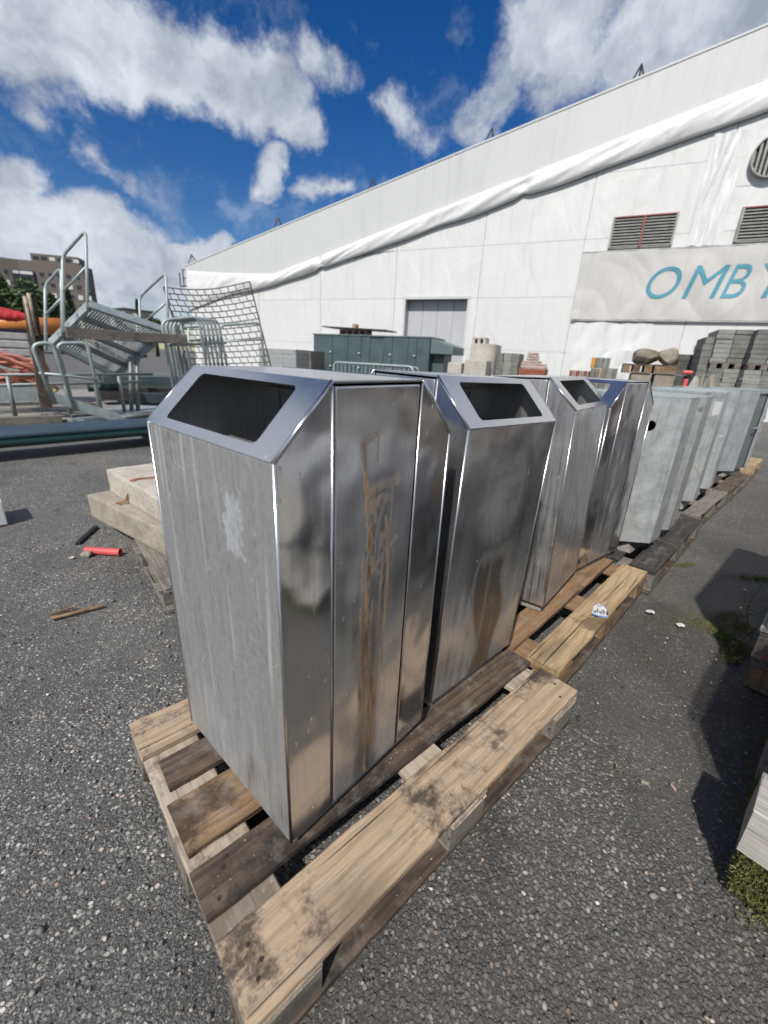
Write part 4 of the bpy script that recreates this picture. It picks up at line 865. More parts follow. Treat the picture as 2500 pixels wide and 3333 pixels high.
def slab_stack(label, x0, y0, x1, y1, D, mats, depth=.9, layers=6, cols=2, name='paver_stack', cat='paver stack', group=None, tiers=1, seed=0, pallet_m='wood_grey', z_base=None, jit=.012):
    """pallets of slabs, one tier per pallet; the lowest tier stands on the ground"""
    a, b, zl, zh = rect(x0, y0, x1, y1, D); r = random.Random(seed); s = wthing(name, label, cat, a, D, group); W = b - a
    zb = 0 if z_base is None else z_base; H = (zh - zb) / tiers
    for k in range(tiers):
        z = zb + k * H
        for px in (.03, W / 2 - .05, W - .13): m = MB(); m.lo_hi((px, -depth, z), (px + .1, 0, z + .085)); m.build('pallet_bearer', M[pallet_m], s, local=True)
        m = MB(); m.lo_hi((.0, -depth, z + .0855), (W, -.01, z + .108)); m.build('pallet_deck', M[pallet_m], s, local=True)
        lh = (H - .11) / layers
        for c in range(cols):
            cw = W / cols; mat = M[mats[(c + k) % len(mats)]]
            m = MB()
            for l in range(layers):
                j = r.uniform(-jit, jit); m.box((cw * (c + .5) + j, -depth / 2 + r.uniform(-jit, jit), z + .1085 + lh * (l + .5)), (cw - .012, depth, lh - .006), Matrix.Rotation(r.uniform(-.006, .006), 3, 'Z'))
            o = m.build('slab_pile', mat, s, local=True); o['kind'] = 'stuff'
    return s
GS = 'paving stacks before the hall'
slab_stack('three-tier stack of grey paving slabs with stepped end column', 1510, 727, 1534, 828, 10.6, ['paver_dark', 'paver'], .9, 7, 1, group=GS, tiers=2, seed=1)
slab_stack('tall three-tier stack of two-column grey paving slabs', 1536, 711, 1612, 828, 10.5, ['paver', 'paver_light'], .95, 7, 2, group=GS, tiers=3, seed=2)
slab_stack('tall grey paving stack at the end behind the last bin', 1619, 711, 1700, 828, 10.2, ['paver_light', 'paver'], .95, 7, 2, group=GS, tiers=3, seed=3)
slab_stack('low dark slab stack between boulders and grey paving stacks', 1462, 765, 1504, 822, 11.6, ['paver_dark'], .9, 5, 1, group=GS, tiers=2, seed=4, pallet_m='wood_rust')
slab_stack('grey concrete block stack with pale orange pallet boards in the middle', 1053, 762, 1120, 812, 13.6, ['paver_light', 'paver'], .8, 3, 4, group=GS, tiers=2, seed=5, pallet_m='wood_gold')
slab_stack('light blue-grey long slabs stacked beside the ventilation unit', 560, 753, 640, 805, 11.5, ['galv_dull'], 1.1, 4, 1, 'slab_stack', 'slab stack', GS, 2, 6)
slab_stack('small weathered stack of timber beside the ventilation unit', 642, 757, 672, 805, 12.2, ['wood_grey'], 1.0, 5, 1, 'timber_stack', 'timber stack', GS, 1, 7)
slab_stack('low row of grey kerb blocks before the white sheets', 1297, 795, 1335, 818, 11.8, ['paver', 'paver_light'], .8, 3, 3, group=GS, seed=8)

def wrapped_bricks():
    D = 13.0; a, b, zl, zh = rect(1123, 760, 1180, 811, D); W = b - a; s = wthing('brick_pallet', 'pallet of red bricks with pinkish plastic wrapped bricks on top', 'bricks', a, D, GS); r = random.Random(5)
    m = MB(); m.lo_hi((0, -.8, 0), (W, 0, .1)); m.build('pallet_deck', M['wood_grey'], s, local=True); z = .1005
    zr = lw(1150, 797, D)[1]
    while z < zr:
        for i in range(9): m = MB(); m.box((W * (i + .5) / 9, -.4, z + .036), (W / 9 - .008, .8 + r.uniform(-.02, .02), .068)); m.build('brick', M['brick_red'], s, local=True)
        z += .072
    for k, (w0, w1) in enumerate(((.0, 1), (.0, .95), (.05, .72), (.18, .60), (.2, .58), (.22, .55))):
        hh = (zh - z) / (6 - k); m = MB(); m.box((W * (1 - (w0 + w1) / 2), -.4, z + hh / 2), (W * (w1 - w0), .7 - .06 * k, hh - .01), Matrix.Rotation(r.uniform(-.05, .05), 3, 'Z')); m.build('wrapped_course', M['wrap_pink'], s, .02, local=True); z += hh
wrapped_bricks()
def block_cube():
    D = 12.2; a, b, zl, zh = rect(1277, 772, 1319, 814, D); W = b - a; s = wthing('block_pile', 'cube of grey paving blocks with some orange blocks', 'blocks', a, D, GS); n = max(4, int(zh / .22)); hh = zh / n
    r = random.Random(2)
    for i in range(4):
        for k in range(n):
            m = MB(); m.box((W * (i + .5) / 4 + (.03 if k == n - 1 else 0), -.4 + r.uniform(-.01, .01), hh * (k + .5)), (W / 4 - .01, .8, hh - .012)); m.build('block', M['orange_block' if (i, n - 1 - k) in ((3, 0), (1, 1), (0, 1), (0, 2), (0, 3), (2, 3)) else 'paver'], s, .008, local=True)
block_cube()
def red_row():
    D = 12.4; a, b, zl, zh = rect(1229, 800, 1283, 814, D); s = wthing('brick_row', 'low row of red and pink round edged bricks', 'bricks', a, D, GS)
    for i in range(10): m = MB(); m.box(((b - a) * (i + .5) / 10, -.3, zh / 2), ((b - a) / 10 - .01, .6, zh - .01)); m.build('brick', M['brick_pink' if i % 3 else 'brick_red'], s, .02, local=True)
red_row()
def rock(name, label, cat, c, size, mat, seed, group=None, rotz=0):
    bm = bmesh.new(); bmesh.ops.create_icosphere(bm, subdivisions=3, radius=1); r = random.Random(seed); pl = [(Vector((r.gauss(0, 1), r.gauss(0, 1), r.gauss(0, .8))).normalized(), r.uniform(.62, .85)) for _ in range(9)]
    for v in bm.verts:
        p = v.co.copy()
        for n, d in pl:
            k = p.dot(n) - d
            if k > 0: p -= n * k
        p *= 1 + .06 * nz(*(p * 2.2 + Vector((seed, 0, 0)))); v.co = Vector((p.x * size[0] / 2, p.y * size[1] / 2, p.z * size[2] / 2))
    zmin = min(v.co.z for v in bm.verts)
    for v in bm.verts: v.co.z = max(v.co.z - zmin - size[2] * .06, 0)
    me = bpy.data.meshes.new(name); bm.to_mesh(me); bm.free(); me.materials.append(mat); o = bpy.data.objects.new(name, me); COL.objects.link(o); o.location = c; o.rotation_euler = (0, 0, rotz)
    return tag(o, label, cat, group) if label else o
def wrock(label, x0, y0, x1, y1, D, mat, seed, zb=0, group='boulders before the hall'):
    a, b, zl, zh = rect(x0, y0, x1, y1, D); p = wall_base((a + b) / 2, D); p.z = zb; return rock('boulder', label, 'boulder', p, ((b - a) * 1.15, (b - a) * .9, (zh - zb) * (1.4 if zb > 0 else 1.1)), mat, seed, group, PHI)
DB = 11.2
zp = lw(1400, 786, DB)[1]
def carrier(label, x0, x1, y_top):
    a, b, zl, zh = rect(x0, y_top, x1, y_top + 22, DB); s = wthing('pallet', label, 'pallet', a, DB, 'pallets under the boulders'); W = b - a
    m = MB(); m.lo_hi((0, -.8, zh - .03), (W, 0, zh)); m.build('deck_board', M['wood_dark'], s, local=True)
    for x in (0, W / 2 - .06, W - .14): m = MB(); m.lo_hi((x, -.8, zh - .16), (x + .14, 0, zh - .0305)); m.build('block', M['wood_brown'], s, local=True)
    m = MB(); m.lo_hi((0, -.8, zh - .19), (W, 0, zh - .1605)); m.build('bottom_board', M['wood_grey'], s, local=True); return zh, zh - .191
za, zb_ = carrier('brown pallet carrying a flat pointed boulder', 1345, 1408, 786); za2, zb2 = carrier('brown pallet carrying an upright rounded boulder', 1413, 1461, 788)
wrock('flat pointed grey boulder on a pallet', 1366, 760, 1420, 786, DB + .4, M['granite_dark'], 3, za); wrock('upright rounded tan boulder on a pallet', 1418, 755, 1463, 787, DB + .4, M['granite'], 8, za2)
for (x0, x1, lab, zt_) in ((1363, 1408, 'rough granite block under the flat boulder pallet', zb_), (1414, 1460, 'rough granite block under the upright boulder pallet', zb2)):
    a, b, zl, zh = rect(x0, 805, x1, 820, DB); m = MB(); m.box(((b - a) / 2, -.4, zt_ / 2), (b - a, .75, zt_), None); o = m.build('granite_block', M['granite'], None, .03, local=True); o.location = wall_base(a, DB); o.rotation_euler = (0, 0, PHI); tag(o, lab, 'stone block', 'stone blocks before the hall')
wrock('pale pinkish boulder behind the galvanised bin lids', 1488, 806, 1522, 828, 10.2, M['concrete_pale'], 4); wrock('long pale boulder leaning on other stones', 1510, 793, 1552, 812, 10.6, M['slab_pale'], 5); wrock('squarish beige boulder beside the paving stack', 1520, 808, 1562, 832, 10.0, M['granite'], 6)
def red_barrier():
    D = 10.3; a, b, zl, zh = rect(1470, 798, 1500, 830, D); s = wthing('road_barrier', 'red and grey plastic road barrier among the stones', 'barrier', a, D); W = b - a
    m = MB(); m.box((W * .45, -.2, zh - .05), (W * .8, .14, .07)); m.build('top_beam', M['red_pipe'], s, .03, local=True)
    for k in range(3): m = MB(); m.box((W * .42, -.2, zh - .26 - k * .18), (W * .34, .16, .165)); m.build('body', M['red_pipe'], s, .02, local=True)
    m = MB(); m.box((W * .42, -.2, (zh - .76) / 2), (W * .9, .42, zh - .76), None, 0, .7); m.build('foot', M['paver_light'], s, .03, local=True)
red_barrier()
def concretes():
    D = 13.1; a, b, zl, zh = rect(1014, 742, 1066, 808, D); s = wthing('concrete_chamber', 'tall pale concrete chamber block with rounded end', 'concrete block', a, D); W = b - a
    pl = [(0, -.9)] + [(.28 - .28 * math.cos(t), -.28 + .28 * math.sin(t)) for t in np.linspace(0, PI / 2, 7)] + [(W, 0), (W, -.9)]
    m = MB(); m.prism(pl[::-1], 0, zh); m.build('body', M['concrete_pale'], s, .01, local=True)
    a2, b2, zl2, zh2 = rect(1018, 728, 1048, 742, D); c = wthing('hollow_concrete_block', 'small concrete block with two holes atop the chamber', 'concrete block', a2, D); w = b2 - a2
    for x in (.0, w / 2 - .04, w - .08): m = MB(); m.lo_hi((x, -.5, zh + .001), (x + .08, -.1, zh + .13)); m.build('leg', M['concrete_pale'], c, local=True)
    m = MB(); m.lo_hi((0, -.5, zh + .131), (w, -.1, zh2)); m.build('top', M['concrete_pale'], c, .01, local=True)
    for x0, y0, x1, y1, DD, lab in ((1000, 777, 1051, 806, 12.4, 'wide low concrete trough before the tall chamber'), (965, 783, 997, 806, 12.3, 'small square beige concrete block near the door')):
        a, b, zl, zh = rect(x0, y0, x1, y1, DD); m = MB(); m.box(((b - a) / 2, -.35, zh / 2), (b - a, .7, zh), None, 0, .94); o = m.build('concrete_trough' if DD > 12.35 else 'concrete_cube', M['concrete_pale'], None, .03, local=True); o.location = wall_base(a, DD); o.rotation_euler = (0, 0, PHI); tag(o, lab, 'concrete block')
concretes()
def crowd_barrier(label, x0, x1, y0, D, r, off=0):
    a, zA = lw(x0, y0, D); b, zB = lw(x1, y0 + 12, D); W = a - b; s = wthing('crowd_barrier', label, 'barrier', b, D - off, 'crowd barriers behind the bins'); z = zA
    m = MB(); m.tube(fillet([(0, 0, .05), (0, 0, z), (W, 0, z), (W, 0, .05)], .1), .021, 8); m.build('frame', M[r], s, local=True, smooth=True)
    m = MB(); m.tube([(0.02, 0, .2), (W - .02, 0, .2)], .014, 6); m.build('lower_rail', M[r], s, local=True)
    for i in range(1, 19): m = MB(); x = W * i / 19; m.tube([(x, 0, .2), (x, 0, z)], .007, 6); m.build('bar', M[r], s, local=True)
    for x in (.3, W - .3): m = MB(); m.tube([(x, -.3, .02), (x, 0, .14), (x, .3, .02)], .016, 6); m.build('foot', M[r], s, local=True)
crowd_barrier('galvanised crowd barrier standing behind the steel bins', 721, 893, 782, 7.2, 'rail'); crowd_barrier('second galvanised crowd barrier right behind the first', 800, 900, 788, 7.6, 'rail_dark', -.1)
#NEXT3
# ------------------------------------------------------------------ yard on the left: slabs, pipes, railings
def tubes(name, mat, parent, pts, r, fil=0, seg=8):
    m = MB(); m.tube(fillet(pts, fil) if fil else pts, r, seg); return m.build(name, mat, parent, smooth=True)
def slabs_on_pallet():
    # small pallet
    p = thing('pallet', 'small grey weathered pallet under two strapped stone slabs', 'pallet', (.30, 1.55, 0), math.radians(-3))
    L = 1.15
    for x in (.0, .26, .52): put_board('deck_board', p, (x + .06, L / 2, .121), L, .10, .02, M['wood_grey'], 80 + int(x * 10), (0, 0, PI / 2))
    for y in (.09, .58, 1.06):
        put_board('stringer_board', p, (.32, y, .100), .66, .09, .02, M['wood_grey'], 90 + int(y * 10))
        for x in (.055, .32, .585): put_board('block', p, (x, y, .055), .09, .09, .0695, M['wood_grey'], 95 + int(x * 10))
    for x in (.055, .585): put_board('bottom_board', p, (x, L / 2, .0102), L, .09, .0195, M['wood_grey'], 99 + int(x * 9), (0, 0, PI / 2))
    def slab(label, c, d, rz, mat, seed, tilt=0):
        m = MB(); m.box((0, 0, 0), d); bm = None; o = m.build('stone_slab', mat, None, .012, local=True); o.location = c; o.rotation_euler = (0, tilt, rz)
        bm = bmesh.new(); bm.from_mesh(o.data); bmesh.ops.subdivide_edges(bm, edges=[e for e in bm.edges if e.calc_length() > .08], cuts=5, use_grid_fill=True)
        for v in bm.verts: v.co += Vector((nz(*(v.co * 9 + Vector((seed, 0, 0)))), nz(*(v.co * 9 + Vector((0, seed, 5)))), nz(*(v.co * 9 + Vector((3, 0, seed)))))) * .006
        bm.to_mesh(o.data); bm.free(); return tag(o, label, 'stone slab', 'stone slabs on the small pallet')
    slab('grey-brown stone slab lying directly on the small pallet', (.55, 2.31, .2065), (.44, 1.10, .148), math.radians(12.5), M['slab_grey'], 3)
    slab('pale cream stone slab lying on top of the darker slab', (.66, 2.26, .358), (.50, 1.12, .150), math.radians(7), M['slab_pale'], 8, .0)
    def lp(px, py, z): return at_z(px, py, z)
    st = thing('wire_strap', 'rusty wire tied around the two stone slabs', 'wire', (.38, 2.45, .13))
    xa = .345; tubes('wire', M['copper'], st, [(.305, 2.47, .125), (.30, 2.49, .20), (.318, 2.50, .283), (.372, 2.47, .30), (.395, 2.44, .38), (.398, 2.42, .4335), (.43, 2.43, .4385), (.52, 2.40, .444), (.7, 2.36, .44), (.92, 2.3, .4385)], .0055, .02, 6)
    tubes('wire', M['copper'], st, [(.312, 2.462, .13), (.31, 2.47, .2), (.33, 2.468, .285), (.38, 2.45, .31), (.402, 2.41, .4335), (.43, 2.40, .439)], .0045, .02, 6)
slabs_on_pallet()
def litter():
    a, b = at_z(186, 1188, .022), at_z(260, 1193, .022)
    m = MB(); n = 14; d = (b - a).normalized(); up = Vector((0, 0, 1)); s = d.cross(up); vs = []
    for p in (a, b):
        for rr in (.022, .018): vs += [p + (s * math.cos(2 * PI * k / n) + up * math.sin(2 * PI * k / n)) * rr for k in range(n)]
    fs = []
    for k in range(n):
        q = (k + 1) % n; fs += [(k, 2 * n + k, 2 * n + q, q), (n + k, n + q, 3 * n + q, 3 * n + k), (k, q, n + q, n + k), (2 * n + k, 3 * n + k, 3 * n + q, 2 * n + q)]
    m.add(vs, fs); o = m.build('plastic_pipe', M['red_pipe']); tag(o, 'short pinkish red plastic pipe lying on the asphalt', 'pipe')
    rock('rubble_stone', 'small beige rubble stone beside the red pipe', 'stone', at_z(188, 1203, 0), (.07, .05, .045), M['granite'], 2)
    rock('rubble_stone', 'tiny pale pebble lying left of the beige rubble stone', 'stone', at_z(157, 1206, 0), (.035, .025, .014), M['slab_pale'], 7)
    a, b = at_z(168, 1174, .006), at_z(208, 1138, .006); m = MB(); d = b - a; m.box((a + b) / 2, (d.length, .028, .02), Matrix.Rotation(math.atan2(d.y, d.x), 3, 'Z')); tag(m.build('rubber_strip', M['black'], None, .003), 'black rubber strip lying on the asphalt', 'strip')
    for i, (p, q, w) in enumerate((((110, 1336), (222, 1308), .02), ((112, 1326), (160, 1312), .012))):
        a, b = at_z(*p, .009), at_z(*q, .009); d = b - a; o = board_mesh(d.length, w, .011, 60 + i, .004).build('wood_splinter', M['wood_brown'], None, local=True); o.location = (a + b) / 2; o.rotation_euler = (0, 0, math.atan2(d.y, d.x)); tag(o, ('long brown wood splinter on the asphalt', 'short brown wood splinter next to the longer one')[i], 'splinter', 'wood splinters on the asphalt')
    a = at_z(14, 1134, 0); m = MB(); m.box((a.x - .30, a.y + .12, .085), (.6, .28, .17), Matrix.Rotation(math.radians(4), 3, 'Z')); tag(m.build('plastic_box', M['white_plastic'], None, .008), 'pale grey plastic box standing on the asphalt', 'box')
    for i, (px, py, w) in enumerate(((1403, 1323, .05), (1470, 1352, .05), (1660 - 50, 1275, .03))):
        c = at_z(px, py, .004); r = random.Random(i); k = 8; vs = [c + Vector((0, 0, .006))] + [c + Vector((w * .5 * math.cos(2 * PI * q / k) * r.uniform(.6, 1.2), w * .5 * math.sin(2 * PI * q / k) * r.uniform(.5, 1.0), r.uniform(.0, .012))) for q in range(k)]
        m = MB(); m.add(vs, [(0, 1 + q, 1 + (q + 1) % k) for q in range(k)]); o = m.build('paper_scrap', M['paper']); tag(o, ('crumpled white paper scrap beside the golden pallet', 'thin white paper shred lying before the mossy patch', 'tiny white scrap lying behind the tall weed')[i], 'litter', 'white litter scraps')
    for i, (px, py, w, mt_) in enumerate(((1332, 1655, .02, 'wood_brown'), (1393, 1690, .022, 'granite'), (1455, 1700, .018, 'brick_pink'), (1250, 1550, .02, 'wood_black'))):
        c = at_z(px, py, .006); o = board_mesh(w, w * .42, .009, 70 + i, .004).build('wood_chip', M[mt_], None, local=True); o.location = c; o.rotation_euler = (0, 0, [.4, 2, 1, .2][i]); tag(o, ('brown wood chip beside the near pallet', 'tan chip on the sunlit asphalt', 'pinkish chip in the shade of the timber', 'black chip on the grey asphalt')[i], 'chip', 'chips on the asphalt')
litter()
def wrapper():
    z = .1458; C0 = at_z(1296, 1323, z); w = thing('snack_wrapper', 'torn blue and white wrapper lying on the golden pallet board', 'wrapper', C0)
    def q(px, py): return at_z(px, py, z)
    ed = [(1283, 1309), (1291, 1305), (1303, 1311), (1310, 1317), (1312, 1326), (1311, 1337), (1300, 1336), (1288, 1333), (1277, 1327), (1279, 1321)]
    ed = [(1273 + (x - 1273) * 1.0, y) for x, y in ed]; P = [q(*e) for e in ed]; cen = sum(P, Vector()) / len(P); r = random.Random(1)
    P = [p + Vector((0, 0, r.uniform(.0005, .007))) for p in P]; m = MB(); k = len(P); m.add([cen + Vector((0, 0, .006))] + P, [(0, 1 + i, 1 + (i + 1) % k) for i in range(k)]); m.build('film', M['paper'], w)
    def band(name, mat, pts, wd, up=.0075):
        pp = [q(*p) + Vector((0, 0, up)) for p in pts]; m = MB(); vs = []
        for i, p in enumerate(pp):
            t = (pp[min(i + 1, len(pp) - 1)] - pp[max(i - 1, 0)]).normalized(); s = Vector((-t.y, t.x, 0)) * wd / 2; vs += [p - s, p + s]
        m.add(vs, [(2 * i, 2 * i + 2, 2 * i + 3, 2 * i + 1) for i in range(len(pp) - 1)]); m.build(name, M[mat], w)
    band('blue_band', 'blue_ink', [(1277, 1328), (1290, 1333), (1311, 1336)], .010); band('blue_band', 'blue_ink', [(1285, 1307), (1303, 1311), (1309, 1316)], .005); band('dark_edge', 'ink', [(1311, 1323), (1311, 1331)], .006)
    for a in ([(1282, 1322), (1284, 1325)], [(1287, 1320), (1286, 1325), (1289, 1326)], [(1291, 1317), (1290, 1326)], [(1294, 1323), (1296, 1328)], [(1298, 1322), (1298, 1329), (1301, 1330)], [(1302, 1319), (1302, 1327)], [(1305, 1323), (1304, 1330)], [(1289, 1312), (1299, 1314)]): band('lettering', 'ink', a, .0032, .0082)
wrapper()
def pipes():
    dirv = Vector((.992, .12, 0)).normalized(); nrm = Vector((-dirv.y, dirv.x, 0)); r = .041; base = Vector((-.05, 5.44, 0))
    rows = [(1.04 * q, .135 + r, 'green_pipe') for q in range(6)] + [(.52 + 1.04 * q, .135 + r * 2.75, 'blue_pipe') for q in range(6)]
    for i, (k, z, mt_) in enumerate(rows):
        c = base + nrm * (k * 2 * r); s = .02 * (i % 3); m = MB(); m.tube([c + dirv * (-3.6 + s) + Vector((0, 0, z)), c + dirv * (-1) + Vector((0, 0, z)), c + dirv * (1) + Vector((0, 0, z)), c + dirv * (2.6 - s) + Vector((0, 0, z))], r, 14)
        o = m.build('long_pipe', M[mt_], smooth=True); od = ('outermost', 'second', 'third', 'fourth', 'fifth', 'rearmost'); tag(o, ('long green pipe in the lower layer, %s from the open asphalt' % od[i]) if mt_ == 'green_pipe' else ('long slate blue pipe in the upper layer, %s from the open asphalt' % od[i - 6]), 'pipe', 'green pipes in the pile' if mt_ == 'green_pipe' else 'blue pipes in the pile')
    for i, t in enumerate((-2.6, 1.5)):
        o = board_mesh(.75, .1, .133, 77 + i).build('timber_bearer', M['wood_grey'], None, local=True); c = base + dirv * t + nrm * .24; o.location = (c.x, c.y, .068); o.rotation_euler = (0, 0, math.atan2(nrm.y, nrm.x)); tag(o, ('grey timber bearer under the pipes far from the bins', 'grey timber bearer under the pipes beside the bins')[i], 'timber', 'bearers under the pipes')
pipes()
m = MB(); m.lo_hi((-6, 7.95, -.05), (4.6, 13.5, .06)); o = m.build('pavement', M['concrete'], None, .02); o['kind'] = 'structure'
for i, (x0, x1) in enumerate(((-3.2, .62), (.75, 2.6))):
    o = board_mesh(x1 - x0, .14, .14, 61 + i, .006).build('timber_kerb', M['wood_grey'], None, local=True); o.location = ((x0 + x1) / 2, 7.86, .066); tag(o, ('long grey timber beam lying before the hose pile', 'grey timber beam lying under the leaning rails')[i], 'timber', 'timber beams along the slab edge')
def deck_platform():
    TL, R, B, L = at_d(189, 657, 6.35), at_d(364, 716, 7.45), at_d(238, 819, 7.84), at_d(108, 738, 6.74)
    B = R + (L - TL) * ((B - R).length / (L - TL).length)
    s = thing('grating_platform', 'tilted galvanised stair platform with grating deck and handrails', 'platform', (TL + R + B + L) / 4)
    up = (R - TL).cross(L - TL).normalized(); up = up if up.z > 0 else -up
    def beam(name, a, b, w, h, mat='rail'):
        d = (b - a); x = d.normalized(); z = up; y = z.cross(x); Mx = Matrix((x, y, z)).transposed(); m = MB(); m.box((a + b) / 2, (d.length, w, h), Mx); return m.build(name, M[mat], s)
    for a, b in ((TL, R), (L, B)): beam('edge_beam', a, b, .05, .13)
    e = (R - TL).normalized() * .028
    for a, b in ((TL + e, L + e), (R - e, B - e)): beam('edge_beam', a, b, .05, .13, 'rail')
    for k in (.27, .52, .77): beam('cross_beam', TL + (L - TL) * k - up * .02, R + (B - R) * k - up * .02, .05, .08, 'rail_dark')
    n = 29; first = None
    for i in range(n):
        k = (i + .8) / (n + .6); a = TL + (R - TL) * k + up * .045; b = L + (B - L) * k + up * .045; beam('grating_bar', a, b, .017, .012, 'grate')
    v = at_d(185, 497, 6.5) - TL
    def hoop(P0, P1, hgt=1.0):
        u = v * hgt; d = (P1 - P0)
        tubes('handrail', M['rail'], s, [P0 - v * .06, P0 + u, P1 + u, P1 - v * .06], .024, .12); tubes('mid_rail', M['rail'], s, [P0 + u * .5, P1 + u * .5], .02)
    ed = L - TL; hoop(TL, TL + ed * .62, 1.0); hoop(TL + ed * .66, TL + ed * 1.12, .86)
    ed = B - R; hoop(R, R + ed * .5, .92); hoop(R + ed * .56, R + ed * .98, .72)
    m = MB(); a = R - up * .05; m.box(a + Vector((0, 0, -.35)), (.07, .07, .8)); m.build('leg', M['rail_dark'], s)
    for P in (TL * .35 + R * .65, R): pass
    for px in (282, 296): 
        p = at_y(px, 880, 8.2); q = at_y(px, 770, 8.2); tubes('leg', M['rail_dark'], s, [Vector((p.x, 8.2, .06)), q], .035)
    return s
deck_platform()
def lower_rail():
    Y = 7.45; s = thing('guard_rail', 'galvanised guard rail section with toe board leaning before the platform', 'railing', (1.0, Y, .06))
    A = lambda x, y, dy=0: at_y(x, y, Y + dy)
    tubes('post_hoop', M['rail'], s, [A(117, 872), A(68, 744), A(112, 739), A(163, 888)], .025, .1); tubes('post_hoop', M['rail'], s, [A(160, 884, .03), A(122, 742, .03), A(188, 740, .03), A(222, 897, .03)], .025, .1)
    tubes('mid_rail', M['rail'], s, [A(84, 806), A(150, 812), A(211, 820)], .02)
    a, b = A(112, 868), A(262, 915); m = MB(); d = b - a; vs = [a, b, b + Vector((0, 0, .15)), a + Vector((0, 0, .15))]; vs += [x + Vector((.0, .012, 0)) for x in vs]
    m.add(vs, [(0, 1, 2, 3), (7, 6, 5, 4), (0, 4, 5, 1), (2, 6, 7, 3), (1, 5, 6, 2), (0, 3, 7, 4)]); m.build('toe_board', M['rail'], s)
    a, b = A(112, 868, .3), A(330, 905, 1.2); m = MB(); 
    vs = [A(140, 880, .1), A(270, 915, .0), A(420, 885, 1.2), A(250, 862, 1.3)]; vs = [Vector((p.x, p.y, .075 + .02 * i)) for i, p in enumerate(vs)]; vs += [p + Vector((0, 0, .03)) for p in vs]
    m.add(vs, [(3, 2, 1, 0), (4, 5, 6, 7), (0, 1, 5, 4), (1, 2, 6, 5), (2, 3, 7, 6), (3, 0, 4, 7)]); m.build('step_plate', M['rail'], s)
lower_rail()
def wood_props():
    a, b = at_y(143, 718, 7.55), at_y(404, 734, 7.75); d = b - a; o = board_mesh(d.length, .045, .15, 41, .006).build('plank', M['wood_grey'], None, local=True); o.location = (a + b) / 2; o.rotation_euler = d.to_track_quat('X', 'Z').to_euler(); tag(o, 'grey brown plank laid across the tilted platform', 'plank')
    a, b = at_y(62, 642, 7.6), at_y(100, 880, 7.6); d = b - a; o = board_mesh(d.length, .14, .1, 42, .006).build('timber_post', M['wood_dark'], None, local=True); o.location = (a + b) / 2; o.rotation_euler = d.to_track_quat('X', 'Y').to_euler(); tag(o, 'leaning weathered timber post beside the guard rail', 'post')
    for i, (p, q) in enumerate((((53, 640), (74, 740)), ((61, 633), (80, 725)))):
        a, b = at_y(*p, 7.52), at_y(*q, 7.52); m = MB(); m.tube([a, b], .022, 8); tag(m.build('thin_pole', M['wood_raw'], smooth=True), ('thin pale pole along the leaning timber post, longer one', 'thin pale pole along the leaning timber post, shorter one')[i], 'pole', 'thin poles at the timber post')
wood_props()
def hoops():
    G = 'galvanised hoops stacked behind the first bin'
    for i in range(6):
        Y = 7.8 + .16 * i; k = i * 9.5
        A = lambda x, y: at_y(x, y, Y)
        bl = A(352 + k, 830); br = A(452 + k, 830); s = thing('rail_hoop', 'galvanised tube hoop, %s in the row counted from the tilted platform' % ('first', 'second', 'third', 'fourth', 'fifth', 'sixth')[i], 'hoop', Vector((bl.x, Y, .06)), 0, G)
        tubes('tube', M['rail'], s, [Vector((A(375 + k, 800).x, Y, .07)), A(348 + k * .9, 692 + i * .5), A(428 + k * .9, 684 + i * 1.2), Vector((A(455 + k, 800).x, Y, .07))], .026, .14)
        tubes('cross_bar', M['rail'], s, [A(360 + k, 745), A(442 + k, 741)], .02)
    s = thing('gate_frame', 'galvanised gate frame with rounded corners before the rusty mesh', 'frame', Vector((at_y(520, 800, 8.9).x, 8.9, .06))); A = lambda x, y: at_y(x, y, 8.9)
    tubes('frame_tube', M['rail'], s, [Vector((A(480, 800).x, 8.9, .07)), A(474, 703), A(562, 697), Vector((A(578, 800).x, 8.9, .07))], .026, .12); tubes('cross_tube', M['rail'], s, [A(478, 738), A(571, 733)], .02)
    s = thing('small_hoop', 'small pale hoop frame inside the leaning hoop row', 'frame', Vector((at_y(410, 800, 9.1).x, 9.1, .06))); A = lambda x, y: at_y(x, y, 9.1)
    tubes('frame_tube', M['rail'], s, [Vector((A(395, 800).x, 9.1, .07)), A(388, 707), A(440, 706), Vector((A(446, 800).x, 9.1, .07))], .022, .1); tubes('cross_tube', M['rail'], s, [A(391, 735), A(443, 733)], .016); tubes('post', M['white_plastic'], s, [A(408, 800), A(406, 708)], .02)
hoops()
def mesh_panel():
    Y = 9.6; s = thing('wire_mesh_panel', 'rusty wire mesh panel in brick pattern standing before the hall', 'mesh panel', Vector((at_y(480, 800, Y).x, Y, .06)))
    TLc, TRc, BRc, BLc = (353, 620), (539, 608), (586, 795), (408, 800)
    def Q(u, v):
        x = (TLc[0] * (1 - u) + TRc[0] * u) * (1 - v) + (BLc[0] * (1 - u) + BRc[0] * u) * v; y = (TLc[1] * (1 - u) + TRc[1] * u) * (1 - v) + (BLc[1] * (1 - u) + BRc[1] * u) * v
        sag = 11 * math.sin(PI * u) * (1 - v); return at_y(x, y + sag, Y)
    n = 14
    for i in range(n + 1): m = MB(); m.tube([Q(k / 12, i / n) for k in range(13)], .011, 5); m.build('horizontal_wire', M['rust'], s)
    for u in (0, 1): m = MB(); m.tube([Q(u, k / 6) for k in range(7)], .016, 5); m.build('edge_bar', M['rust'], s)
    m = MB()
    for i in range(n):
        for k in range(11):
            u = (k + (.5 if i % 2 else .12)) / 11; m.tube([Q(u, i / n), Q(min(1, u + .012), (i + 1) / n)], .009, 4)
    m.build('tie_wires', M['rust'], s)['kind'] = 'stuff'
mesh_panel()
